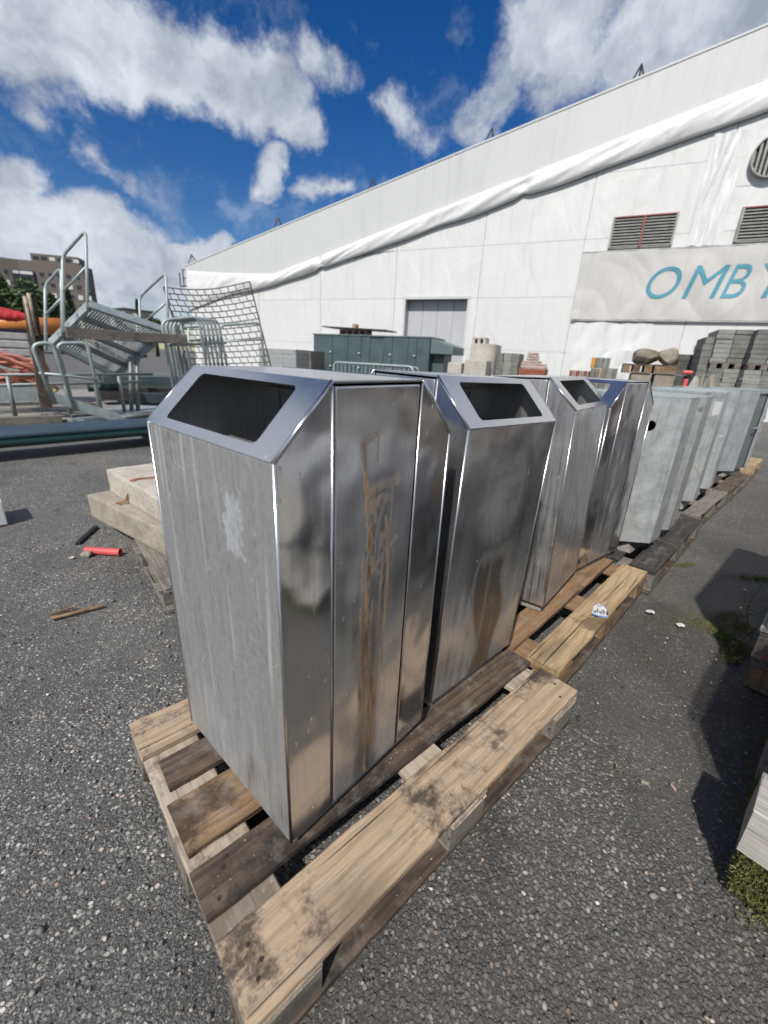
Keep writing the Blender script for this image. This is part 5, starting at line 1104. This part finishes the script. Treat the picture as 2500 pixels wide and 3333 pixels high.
def hose_yard():
    r = random.Random(11)
    # red covers over an orange pipe
    m = MB(); a, b = at_y(-60, 700, 10.2), at_y(145, 706, 10.2); m.tube([a, a * .5 + b * .5, b], .15, 14); tag(m.build('orange_pipe', M['orange'], smooth=True), 'thick orange plastic pipe lying on the wrapped goods', 'pipe')
    for i, (p, q, w, lab) in enumerate((((-60, 672), (70, 692), .17, 'bunched red tarpaulin lying over the orange pipe'), ((78, 694), (152, 706), .08, 'small red tarpaulin end beside the handrail'))):
        a, b = at_y(*p, 10.25), at_y(*q, 10.25); nx, nr = 40, 16; vs = []
        for k in range(nx + 1):
            c = a + (b - a) * (k / nx); e = math.sin(PI * min(1, max(0, (k / nx)))) ** .4
            for j in range(nr): t = 2 * PI * j / nr; rr = w * e * (1 + .35 * nz(k * .05, math.cos(t) * 2.6, math.sin(t) * 2.6 + i) + .12 * nz(k * .4 + math.cos(t) * 3, math.sin(t) * 4, 2)); vs.append(c + Vector((0, math.cos(t) * rr * 1.2, math.sin(t) * rr * .8)))
        m = MB(); m.add(vs, [(k * nr + j, k * nr + (j + 1) % nr, (k + 1) * nr + (j + 1) % nr, (k + 1) * nr + j) for k in range(nx) for j in range(nr)]); tag(m.build('tarpaulin', M['red_cloth'], smooth=True), lab, 'tarpaulin')
    # wrapped pallet of pavers
    p0, p1 = at_y(-70, 716, 9.9), at_y(58, 716, 9.9); z1 = at_y(20, 716, 9.9).z; s = thing('wrapped_pallet', 'pallet of grey pavers in torn whitish plastic wrap', 'pavers', (p0.x, 9.9, .06)); W = p1.x - p0.x
    lh = (z1 - .1) / 9
    for k in range(9): m = MB(); m.box((p0.x + W / 2, 10.5, .1 + lh * (k + .5)), (W + r.uniform(-.03, .03), 1.1, lh - .012)); m.build('wrapped_course', M['wrap'], s, .02)
    m = MB(); m.lo_hi((p0.x, 9.95, .06), (p1.x, 11.05, .0995)); m.build('pallet_deck', M['wood_grey'], s)
    # dark blue sheet under the orange pipe
    a, b = at_y(-60, 712, 10.0), at_y(60, 714, 10.0); m = MB(); m.box(((a.x + b.x) / 2, 10.45, a.z + .03), (b.x - a.x, 1.0, .05)); tag(m.build('dark_cover', M['navy']), 'dark navy cover sheet under the orange pipe', 'cover')
    # bundles of salmon hoses
    G = 'salmon hoses in the heap'
    for i in range(44):
        k = i % 3; u = r.uniform(-1, 1); Y = 8.7 + r.uniform(0, .7)
        x0, y0, x1, y1, sg = ((-90, 752, 108, 800, 16), (-90, 838, 104, 806, 14), (-90, 790, 100, 838, 20))[k]
        pts = [at_y(x0 + (x1 - x0) * q / 7 - abs(u) * 10 * (q == 7), y0 + (y1 - y0) * q / 7 + u * sg * (.6 + .4 * math.sin(q * .8 + i)) + 5 * math.sin(q * .9 + i * .7), Y + .05 * math.sin(q + i)) for q in range(8)]
        pts = [Vector((p.x, p.y, max(p.z, .09))) for p in pts]
        m = MB(); m.tube(fillet(pts, .25, 4), r.choice((.018, .022, .026)), 7); pale = i % 7 == 4; tag(m.build('hose', M['pale_hose' if pale else 'salmon'], smooth=True), 'pale grey-brown hose lying in the heap of salmon hoses' if pale else 'salmon pink plastic hose in the tangled heap', 'hose', 'pale hoses in the heap' if pale else G)
    for i in range(5):
        cx, cy = 45 + i * 15, 840 + 4 * (i % 2); Y = 8.3 + .08 * i; rr = 24 - 2 * i; pts = [at_y(cx + rr * math.cos(t) * 1.2, cy + 7 * math.sin(t), Y + .2 * math.sin(t)) for t in np.linspace(0, 2 * PI, 17)[:-1]]
        m = MB(); m.tube([Vector((p.x, p.y, max(p.z, .09))) for p in pts], .022, 7, closed=True); tag(m.build('rope_coil', M['yellow_rope'], smooth=True), 'loop of yellowish rope lying below the salmon hoses', 'rope', 'yellow rope loops')
    # low tube fence before the heap
    Y = 8.05; s = thing('low_fence', 'low grey tube fence before the hose heap', 'fence', (at_y(60, 880, Y).x, Y, .06))
    for y in (808, 832): tubes('rail', M['rail_dark'], s, [at_y(-90, y + 2, Y), at_y(330, y - 8 if y > 820 else y, Y)], .022)
    a, b = at_y(-90, 868, Y), at_y(112, 868, Y); m = MB(); m.lo_hi((a.x, Y - .02, a.z), (b.x, Y + .02, a.z + .2)); m.build('board', M['rail'], s)
    for x in (28, 150, 215, 268): 
        t_ = at_y(x - 12, 812, Y); tubes('post', M['rail_dark'], s, [Vector((at_y(x, 880, Y).x, Y, .07)), t_], .03)
    # odds and ends below the platform: dark timber, pipe lengths, stones
    for i, (x0, x1, y, Y, mt_, h) in enumerate(((222, 400, 812, 10.2, 'ahu', .26), (215, 420, 838, 9.7, 'wood_black', .22), (300, 430, 850, 9.5, 'ahu', .2))):
        a, b = at_y(x0, y, Y), at_y(x1, y, Y); m = MB(); m.lo_hi((a.x, Y, max(.062, a.z - h)), (b.x, Y + .5, a.z)); tag(m.build('steel_beam', M[mt_], None, .01), ('green-grey steel section stacked behind the platform', 'dark steel section stacked behind the platform legs', 'green-grey steel section lowest in the stack')[i], 'beam', 'beams behind the platform')
    a, b = at_y(190, 838, 9.2), at_y(262, 836, 9.2); m = MB(); m.tube([a, b], .07, 12); tag(m.build('green_pipe', M['green_pipe'], smooth=True), 'short green pipe lying under the platform', 'pipe')
    for i, (px, py, w) in enumerate(((178, 850, .3), (196, 860, .25), (168, 862, .22))): rock('yard_stone', ('mossy yard stone below the green pipe', 'rounded yard stone close to the platform leg', 'low yard stone next to the guard rail')[i], 'stone', Vector((at_y(px, py, 9.0).x, 9.0 + .1 * i, .055)), (w, w * .8, w * .7), M['granite_dark'], 30 + i, 'stones below the platform')
hose_yard()

# ------------------------------------------------------------------ trees and houses far behind
def crown_mesh(c, rad, n, size, seed, shape='round'):
    r = random.Random(seed); m = MB(); cl = []
    for _ in range(16 if shape == 'round' else 22):
        if shape == 'round':
            v = Vector((r.gauss(0, 1), r.gauss(0, 1), r.gauss(0, 1))).normalized() * r.uniform(.3, .85); cl.append((Vector((v.x * rad[0], v.y * rad[1], v.z * rad[2])), r.uniform(.28, .5)))
        else:
            h = r.uniform(-.95, .95); w = (1 - (h + 1) / 2) * .85 + .06; a = r.uniform(0, 6.3); cl.append((Vector((math.cos(a) * w * rad[0] * .6, math.sin(a) * w * rad[1] * .6, h * rad[2])), .12 + .3 * w))
    for i in range(n):
        cc, cr = cl[r.randrange(len(cl))]; d = Vector((r.gauss(0, 1), r.gauss(0, 1), r.gauss(0, .8))).normalized() * cr * r.uniform(.55, 1.05)
        p = Vector(c) + cc + Vector((d.x * rad[0], d.y * rad[1], d.z * rad[2])); s = size * r.uniform(.6, 1.4)
        u = Vector((r.gauss(0, 1), r.gauss(0, 1), r.gauss(0, 1))).normalized(); w = u.orthogonal().normalized()
        m.add([p - u * s - w * s * .6, p + u * s - w * s * .6, p + u * s * .8 + w * s * .6, p - u * s * .8 + w * s * .6], [(0, 1, 2, 3)])
    return m
def tree(label, px, py_top, py_base, dist, half_px, mat, seed, shape='round', group='trees far behind the yard'):
    c = at_d(px + .2 * (py_base - py_top) * .62, py_base, dist); top = at_d(px, py_top, dist).z; hw = half_px * 2500 / 1659 / F_PX * dist
    t = thing('conifer' if shape != 'round' else 'tree', label, 'tree', (c.x, c.y, 0), 0, group); low = max(.5, c.z)
    m = MB(); m.tube([(c.x, c.y, 0), (c.x + .1, c.y, (low + top) * .4), (c.x, c.y, top * .9)], [.28, .2, .05], 8); m.build('trunk', M['bark'], t, smooth=True)
    zc = (low + top) / 2; o = crown_mesh((c.x, c.y, zc), (hw, hw, (top - low) / 2 * (1.0 if shape != 'round' else 1.0)), 4200, hw * .07 + .05, seed, shape).build('crown', M[mat], t); return t
tree('broad dark green tree before the brown block of flats', 14, 606, 760, 46, 40, 'leaf', 1); tree('bushy olive green tree below the corner window', 66, 606, 760, 50, 46, 'leaf', 2); tree('bushy tree leaning on the handrail posts in view', 118, 626, 760, 48, 40, 'leaf', 3)
tree('low dark shrub tree behind the red tarpaulin', -15, 590, 760, 42, 24, 'leaf_dark', 4); tree('pointed dark conifer before the flats', 152, 632, 745, 44, 18, 'leaf_dark', 5, 'cone'); tree('slim pointed conifer between the two handrails', 297, 650, 740, 52, 12, 'leaf_dark', 6, 'cone'); tree('small round tree beside the slim conifer', 258, 664, 740, 60, 13, 'leaf', 7); tree('distant rounded tree behind the grating platform', 200, 668, 740, 60, 22, 'leaf', 8); tree('distant low tree behind the leaning hoops', 330, 676, 740, 62, 16, 'leaf', 9)

def flats():
    # corner, left facade and long right facade of the brown block
    dc = 140; A = at_d(38, 560, dc); Lp = at_d(-90, 545, dc * .95); Rp = at_d(178, 577, dc * 1.03); zt = A.z; b = thing('block_of_flats', 'brown block of flats with corner glazing on the hill', 'building', (A.x, A.y, 0))
    def face(P0, P1, name):
        P0 = Vector((P0.x, P0.y, 0)); P1 = Vector((P1.x, P1.y, 0)); d = (P1 - P0); L = d.length; d.normalize(); n = Vector((-d.y, d.x, 0)); n = n if n.dot(CAM - P0) > 0 else -n
        m = MB(); vs = [P0, P1, P1 + Vector((0, 0, zt)), P0 + Vector((0, 0, zt))]; vs += [v - n * 8 for v in vs]; m.add(vs, [(0, 1, 2, 3), (7, 6, 5, 4), (0, 4, 5, 1), (2, 6, 7, 3), (1, 5, 6, 2), (0, 3, 7, 4)]); m.build('facade', M['facade'], b); return P0, d, n, L
    def win(F, s, z, w, h, mat='glass', proud=.06):
        P0, d, n, L = F; m = MB(); c = P0 + d * s + n * proud * .5 + Vector((0, 0, z)); m.box(c, (w, proud * 2, h), Matrix((d, n, Vector((0, 0, 1)))).transposed()); o = m.build('window', M[mat], b)
        m = MB(); m.box(c + Vector((0, 0, -h / 2 - .08)), (w + .2, proud * 2 + .16, .12), Matrix((d, n, Vector((0, 0, 1)))).transposed()); m.build('sill', M['facade2'], o); return o
    FL = face(A, Lp, 'left'); FR = face(A, Rp, 'right'); r = random.Random(4)
    for row in range(4):
        for k in range(3): win(FL, 2.2 + 2.9 * k + (.9 if k else 1.6), zt - 4.2 - 3.1 * row, 1.0, 1.5, r.choice(('glass', 'blind', 'glass')))
        for k in range(6): win(FR, 6.3 + 2.65 * k, zt - 4.0 - 3.1 * row, 1.4, 1.4, r.choice(('glass', 'glass', 'blind', 'glass')))
    for F, w in ((FL, 2.2), (FR, 4.2)):
        P0, d, n, L = F; m = MB(); m.box(P0 + d * (w / 2 - .05) + n * .25 + Vector((0, 0, zt - 6.2)), (w, .9, 6.0), Matrix((d, n, Vector((0, 0, 1)))).transposed()); m.build('corner_glazing', M['navy'], b)
        m = MB(); m.box(P0 + d * (w / 2) + n * .75 + Vector((0, 0, zt - 3.9)), (w - .5, .12, .9), Matrix((d, n, Vector((0, 0, 1)))).transposed()); m.build('blind', M['blind'], b)
    # stepped-back top storey
    P0, d, n, L = FR; c = P0 + d * (L * .5 + 1) - n * 4 + Vector((0, 0, zt + 1.2)); m = MB(); m.box(c, (L - 5, 6, 2.4), Matrix((d, n, Vector((0, 0, 1)))).transposed()); m.build('top_storey', M['facade'], b)
    for k in range(7): m = MB(); m.box(P0 + d * (5 + 2.4 * k) - n * .97 + Vector((0, 0, zt + 1.1)), (1.7, .12, 1.0), Matrix((d, n, Vector((0, 0, 1)))).transposed()); m.build('window', M['blind' if k in (2, 5) else 'glass'], b)
flats()
def house(label, x0, x1, y0, dist, mat):
    a, c = at_d(x0, y0, dist), at_d(x1, y0, dist * 1.05); b = thing('distant_house', label, 'building', (a.x, a.y, 0), 0, 'houses far behind'); d = Vector((c.x - a.x, c.y - a.y, 0)); L = d.length; d.normalize(); n = Vector((d.y, -d.x, 0)); z = a.z; Mx = Matrix((d, n, Vector((0, 0, 1)))).transposed(); mid = Vector((a.x + c.x, a.y + c.y, 0)) / 2
    m = MB(); m.box(mid - n * 4 + Vector((0, 0, z / 2)), (L, 8, z), Mx); m.build('wall', M[mat], b); m = MB(); m.box(mid - n * 4 + Vector((0, 0, z + .15)), (L + .6, 8.6, .3), Mx); m.build('roof', M['dark_steel'], b)
    for k in range(3):
        for q in range(2): m = MB(); m.box(mid + d * (L * (k - 1) * .3) + Vector((0, 0, z - 1.6 - 2.8 * q)) + n * .02, (1.2, .1, 1.3), Mx); m.build('window', M['glass'], b)
house('beige distant house beyond the slim conifer', 268, 330, 668, 95, 'facade2'); house('pale distant house partly behind the tilted platform', 205, 262, 672, 110, 'facade2')

# ------------------------------------------------------------------ right side of the aisle
def right_side():
    s = thing('pallet_stack', 'stack of weathered grey pallets at the aisle', 'pallet stack', (1.97, -.37, 0)); r = random.Random(9); z = 0; i = 0
    while z < .85:
        dx, dy = r.uniform(-.012, .012), r.uniform(-.012, .012)
        for y in (-.045, -.4, -.75):
            if i % 1 == 0: put_board('bottom_board', s, (.6 + dx, y + dy, z + .0112), 1.2, .09, .021, M['wood_grey'], i * 31 + int(y * -10))
        for x in (.07, .6, 1.13):
            for y in (-.045, -.4, -.75): put_board('block', s, (x + dx, y + dy, z + .0605), .14, .09, .075, M['wood_grey' if (i + int(x * 3)) % 3 else 'wood_brown'], i * 31 + 7)
            put_board('stringer_board', s, (x + dx, -.4 + dy, z + .1095), .8, .135, .021, M['wood_grey'], i * 31 + 9, (0, 0, PI / 2))
        for k in range(5): put_board('deck_board', s, (.6 + dx, -.06 - .17 * k + dy, z + .1312), 1.2, .13, .021, M[('wood_grey', 'wood_white', 'wood_brown')[(i + k) % 3]], i * 31 + 11 + k)
        z += .1428; i += 1
    a = at_z(1656, 1400, .26); m = MB(); m.box((1.955, -.435, .19), (.02, .06, .075), Matrix.Rotation(.3, 3, 'X')); tag(m.build('red_tile', M['brick_red'], None, .003), 'small red tile piece stuck in the pallet stack', 'tile')
    # timber on a mossy sill with clear sheet over it
    m = MB(); m.box((1.63, -.87, .07), (1.27, .76, .14)); o = m.build('mossy_slab', M['moss_bed'], None, .02); tag(o, 'moss covered slab lying under the white timber', 'slab')
    for i, (x, z, l, mt_) in enumerate(((1.065, .207, .74, 'wood_white'), (1.34, .207, .74, 'wood_grey'), (1.64, .207, .74, 'wood_grey'), (2.1, .207, .72, 'wood_grey'))):
        o = board_mesh(l, .15, .132, 21 + i, .007).build('squared_timber', M[mt_], None, local=True); o.location = (x, -.475 - l / 2, z); o.rotation_euler = (0, 0, PI / 2); tag(o, ('weathered white squared timber on the mossy slab corner', 'grey squared timber next to the white one', 'grey squared timber under the middle of the pavers', 'grey squared timber by the pallet stack')[i], 'timber', 'timbers on the mossy slab')
    p = thing('wrapped_pavers', 'block of grey and red pavers under clear sheet behind the white timbers', 'pavers', (1.64, -.9, .2735)); r = random.Random(4)
    for k in range(4):
        for c in range(4): m = MB(); m.box((1.64 - .45 + .3 * c, -.84, .3215 + .1 * k), (.285, .56, .094)); m.build('paver', M['wrap' if k == 3 else ('concrete_pale' if (k + c) % 3 else 'paver_dark') if (k, c) != (2, 1) else 'brick_red'], p, .006)
    nx, ny = 30, 16; vs = []
    for i in range(nx + 1):
        for j in range(ny + 1):
            u, v = i / nx, j / ny; ss = v * 1.15; y = -.56 + .035 + .03 * nz(u * 5, v * 4, 1) - (max(0, ss - .5) * .85); zz = .683 + .012 if ss > .5 else .278 + (ss / .5) * .415
            vs.append((1.03 + 1.22 * u, y, zz + .02 * abs(nz(u * 6, v * 5, 3)) ))
    m = MB(); m.add(vs, [(i * (ny + 1) + j, (i + 1) * (ny + 1) + j, (i + 1) * (ny + 1) + j + 1, i * (ny + 1) + j + 1) for i in range(nx) for j in range(ny)]); m.build('clear_sheet', M['clear'], p, smooth=True)
right_side()
def stack_by(label, x, y, w, d, h, mats, seed, nm='wrapped_stack'):
    s = thing(nm, label, 'paver stack', (x, y, 0), 0, 'paving stacks beyond the aisle'); r = random.Random(seed); z = .1
    m = MB(); m.lo_hi((x - w / 2, y - d / 2, 0), (x + w / 2, y + d / 2, .0995)); m.build('pallet_deck', M['wood_grey'], s)
    while z < h:
        lh = r.choice((.1, .16, .22)); m = MB(); m.box((x, y, z + lh / 2), (w * r.uniform(.93, 1), d * r.uniform(.93, 1), lh - .006)); m.build('course', M[r.choice(mats)], s, .008); z += lh
stack_by('pink and white wrapped paver stack across the aisle', 2.2, -2.6, 1.1, 1.0, 1.5, ['wrap_pink', 'wrap', 'brick_pink'], 1); stack_by('grey slab stack across the aisle', .6, -2.7, 1.1, 1.0, 1.75, ['paver', 'paver_dark', 'wrap'], 2); stack_by('dark slab stack across the aisle', 4.2, -2.7, 1.2, 1.0, 1.9, ['paver_dark', 'paver'], 3); stack_by('red brick stack across the aisle', 6.0, -2.4, 1.1, 1.0, 1.4, ['brick_red', 'wrap_pink'], 4); stack_by('mixed grey stack across the aisle near the hall', 8.2, -2.4, 1.2, 1.0, 1.8, ['paver', 'wrap'], 6)
for i, (x, y, s_) in enumerate(((-2, -19, 5.2), (3.5, -22, 6), (9, -20, 5.4), (15, -23, 6.2), (22, -20, 5.5), (30, -22, 6))):
    t = thing('tree', ('dark hedge tree beyond the yard, one of the line past the aisle'), 'tree', (x, y, 0), 0, 'hedge trees past the aisle'); m = MB(); m.tube([(x, y, 0), (x, y, s_)], [.3, .1], 8); m.build('trunk', M['bark'], t)
    crown_mesh((x, y, s_ * .62), (3.4, 2.5, s_ * .55), 1500, .38, 50 + i).build('crown', M['leaf_dark'], t)

# ------------------------------------------------------------------ moss and weeds in the aisle
def blades(name, label, cat, spots, n, hgt, mat, seed, lean=.6):
    r = random.Random(seed); m = MB()
    for _ in range(n):
        cx, cy, rx, ry, rot = spots[r.randrange(len(spots))]; a, q = r.uniform(0, 6.28), math.sqrt(r.random()); u, v = math.cos(a) * q * rx, math.sin(a) * q * ry
        x, y = cx + u * math.cos(rot) - v * math.sin(rot), cy + u * math.sin(rot) + v * math.cos(rot); h = hgt * r.uniform(.4, 1.3) * (1.2 - q * .7); d = Vector((r.gauss(0, lean), r.gauss(0, lean), 1)).normalized(); w = d.orthogonal().normalized() * h * .16; b = Vector((x, y, 0))
        m.add([b - w, b + w, b + d * h + Vector((0, 0, -.1 * h))], [(0, 1, 2)])
    o = m.build(name, M[mat]); return tag(o, label, cat, kind='stuff')
def patch_spots(L): 
    out = []
    for px, py, rx, ry, rot in L: p = at_z(px, py, 0); out.append((p.x, p.y, rx, ry, rot))
    return out
blades('moss', 'low olive moss spreading over the aisle asphalt', 'moss', patch_spots([(1560, 1360, .16, .07, -.5), (1520, 1345, .2, .05, -.6), (1590, 1400, .09, .07, 0), (1575, 1330, .12, .05, -.5), (1480, 1220, .10, .035, -.4), (1620, 1248, .2, .06, -.7), (1500, 1340, .25, .1, -.6)]), 12000, .008, 'moss', 1, 1.2)
blades('grass_tuft', 'green weeds and grass by the weathered pallet stack', 'weeds', patch_spots([(1590, 1395, .07, .06, 0), (1580, 1420, .06, .04, 0), (1605, 1355, .07, .05, 0), (1560, 1370, .05, .05, 0), (1640, 1250, .12, .04, -.7)]), 700, .034, 'grass', 2, 1.0)
def slab_moss():
    r = random.Random(8); m = MB()
    for k in range(11000):
        if r.random() < .5: p, n = Vector((.993 + .0, -.49 - r.random() ** 1.2 * .7, r.uniform(0, .145))), Vector((-1, 0, .3))
        else: p, n = Vector((1.0 + r.random() * 1.2, -.489, r.uniform(0, .145))), Vector((0, 1, .3))
        if nz(p.x * 7, p.y * 7, p.z * 9) < -.25: continue
        if p.z < .02 and r.random() < .6: p += n * r.uniform(0, .05); p.z = 0; n = Vector((0, 0, 1))
        d = (n.normalized() + Vector((r.gauss(0, .7), r.gauss(0, .7), r.gauss(0, .7)))).normalized(); h = r.uniform(.004, .014); w = d.orthogonal().normalized() * h * .25; m.add([p - w, p + w, p + d * h], [(0, 1, 2)])
    o = m.build('moss', M['moss']); tag(o, 'thick dark moss creeping over the slab under the white timber', 'moss', kind='stuff')
slab_moss()
m = MB(); 
def moss_cushion(c, s, seed): return rock('moss_cushion', None, None, c, s, M['moss_bed'], seed)
blades('yellow_weeds', 'small yellow weeds growing along the slab edge in the yard', 'weeds', [(at_y(x, 870, 8.3).x, 8.3, .12, .08, 0) for x in (85, 180, 240, 255)], 350, .14, 'grass', 5, .6)
def tall_weed():
    c = at_z(1590, 1412, 0); s = thing('tall_weed', 'tall thin seeding weed in the mossy patch', 'weed', c); top = Vector((c.x + .03, c.y + .02, .40)); r = random.Random(6)
    P = [c + (top - c) * (k / 8) + Vector((.012 * math.sin(k), .012 * math.cos(k * 1.3), 0)) for k in range(9)]; m = MB(); m.tube(P, [.0035 - .0003 * k for k in range(9)], 6); m.build('stem', M['grass'], s)
    for k in range(9):
        b = P[min(8, 1 + k // 2)]; d = Vector((r.gauss(0, 1), r.gauss(0, 1), .8)).normalized(); L = .06 * (1 - k * .06); w = d.cross(Vector((0, 0, 1))).normalized() * .009; m = MB(); m.add([b, b + d * L * .5 + w, b + d * L + Vector((0, 0, -.012)), b + d * L * .5 - w], [(0, 1, 2, 3)]); m.build('leaf', M['grass'], s)
    m = MB()
    for k in range(60):
        t = r.uniform(.5, 1.0); b = c + (top - c) * t + Vector((r.gauss(0, .018), r.gauss(0, .018), 0)) * (1.3 - t * .6); u = Vector((r.gauss(0, 1), r.gauss(0, 1), r.gauss(0, 1))).normalized() * .005; w = u.orthogonal() * .7; m.add([b - u, b + w, b + u, b - w], [(0, 1, 2, 3)])
    m.build('seed_heads', M['seed'], s)['kind'] = 'stuff'
tall_weed()
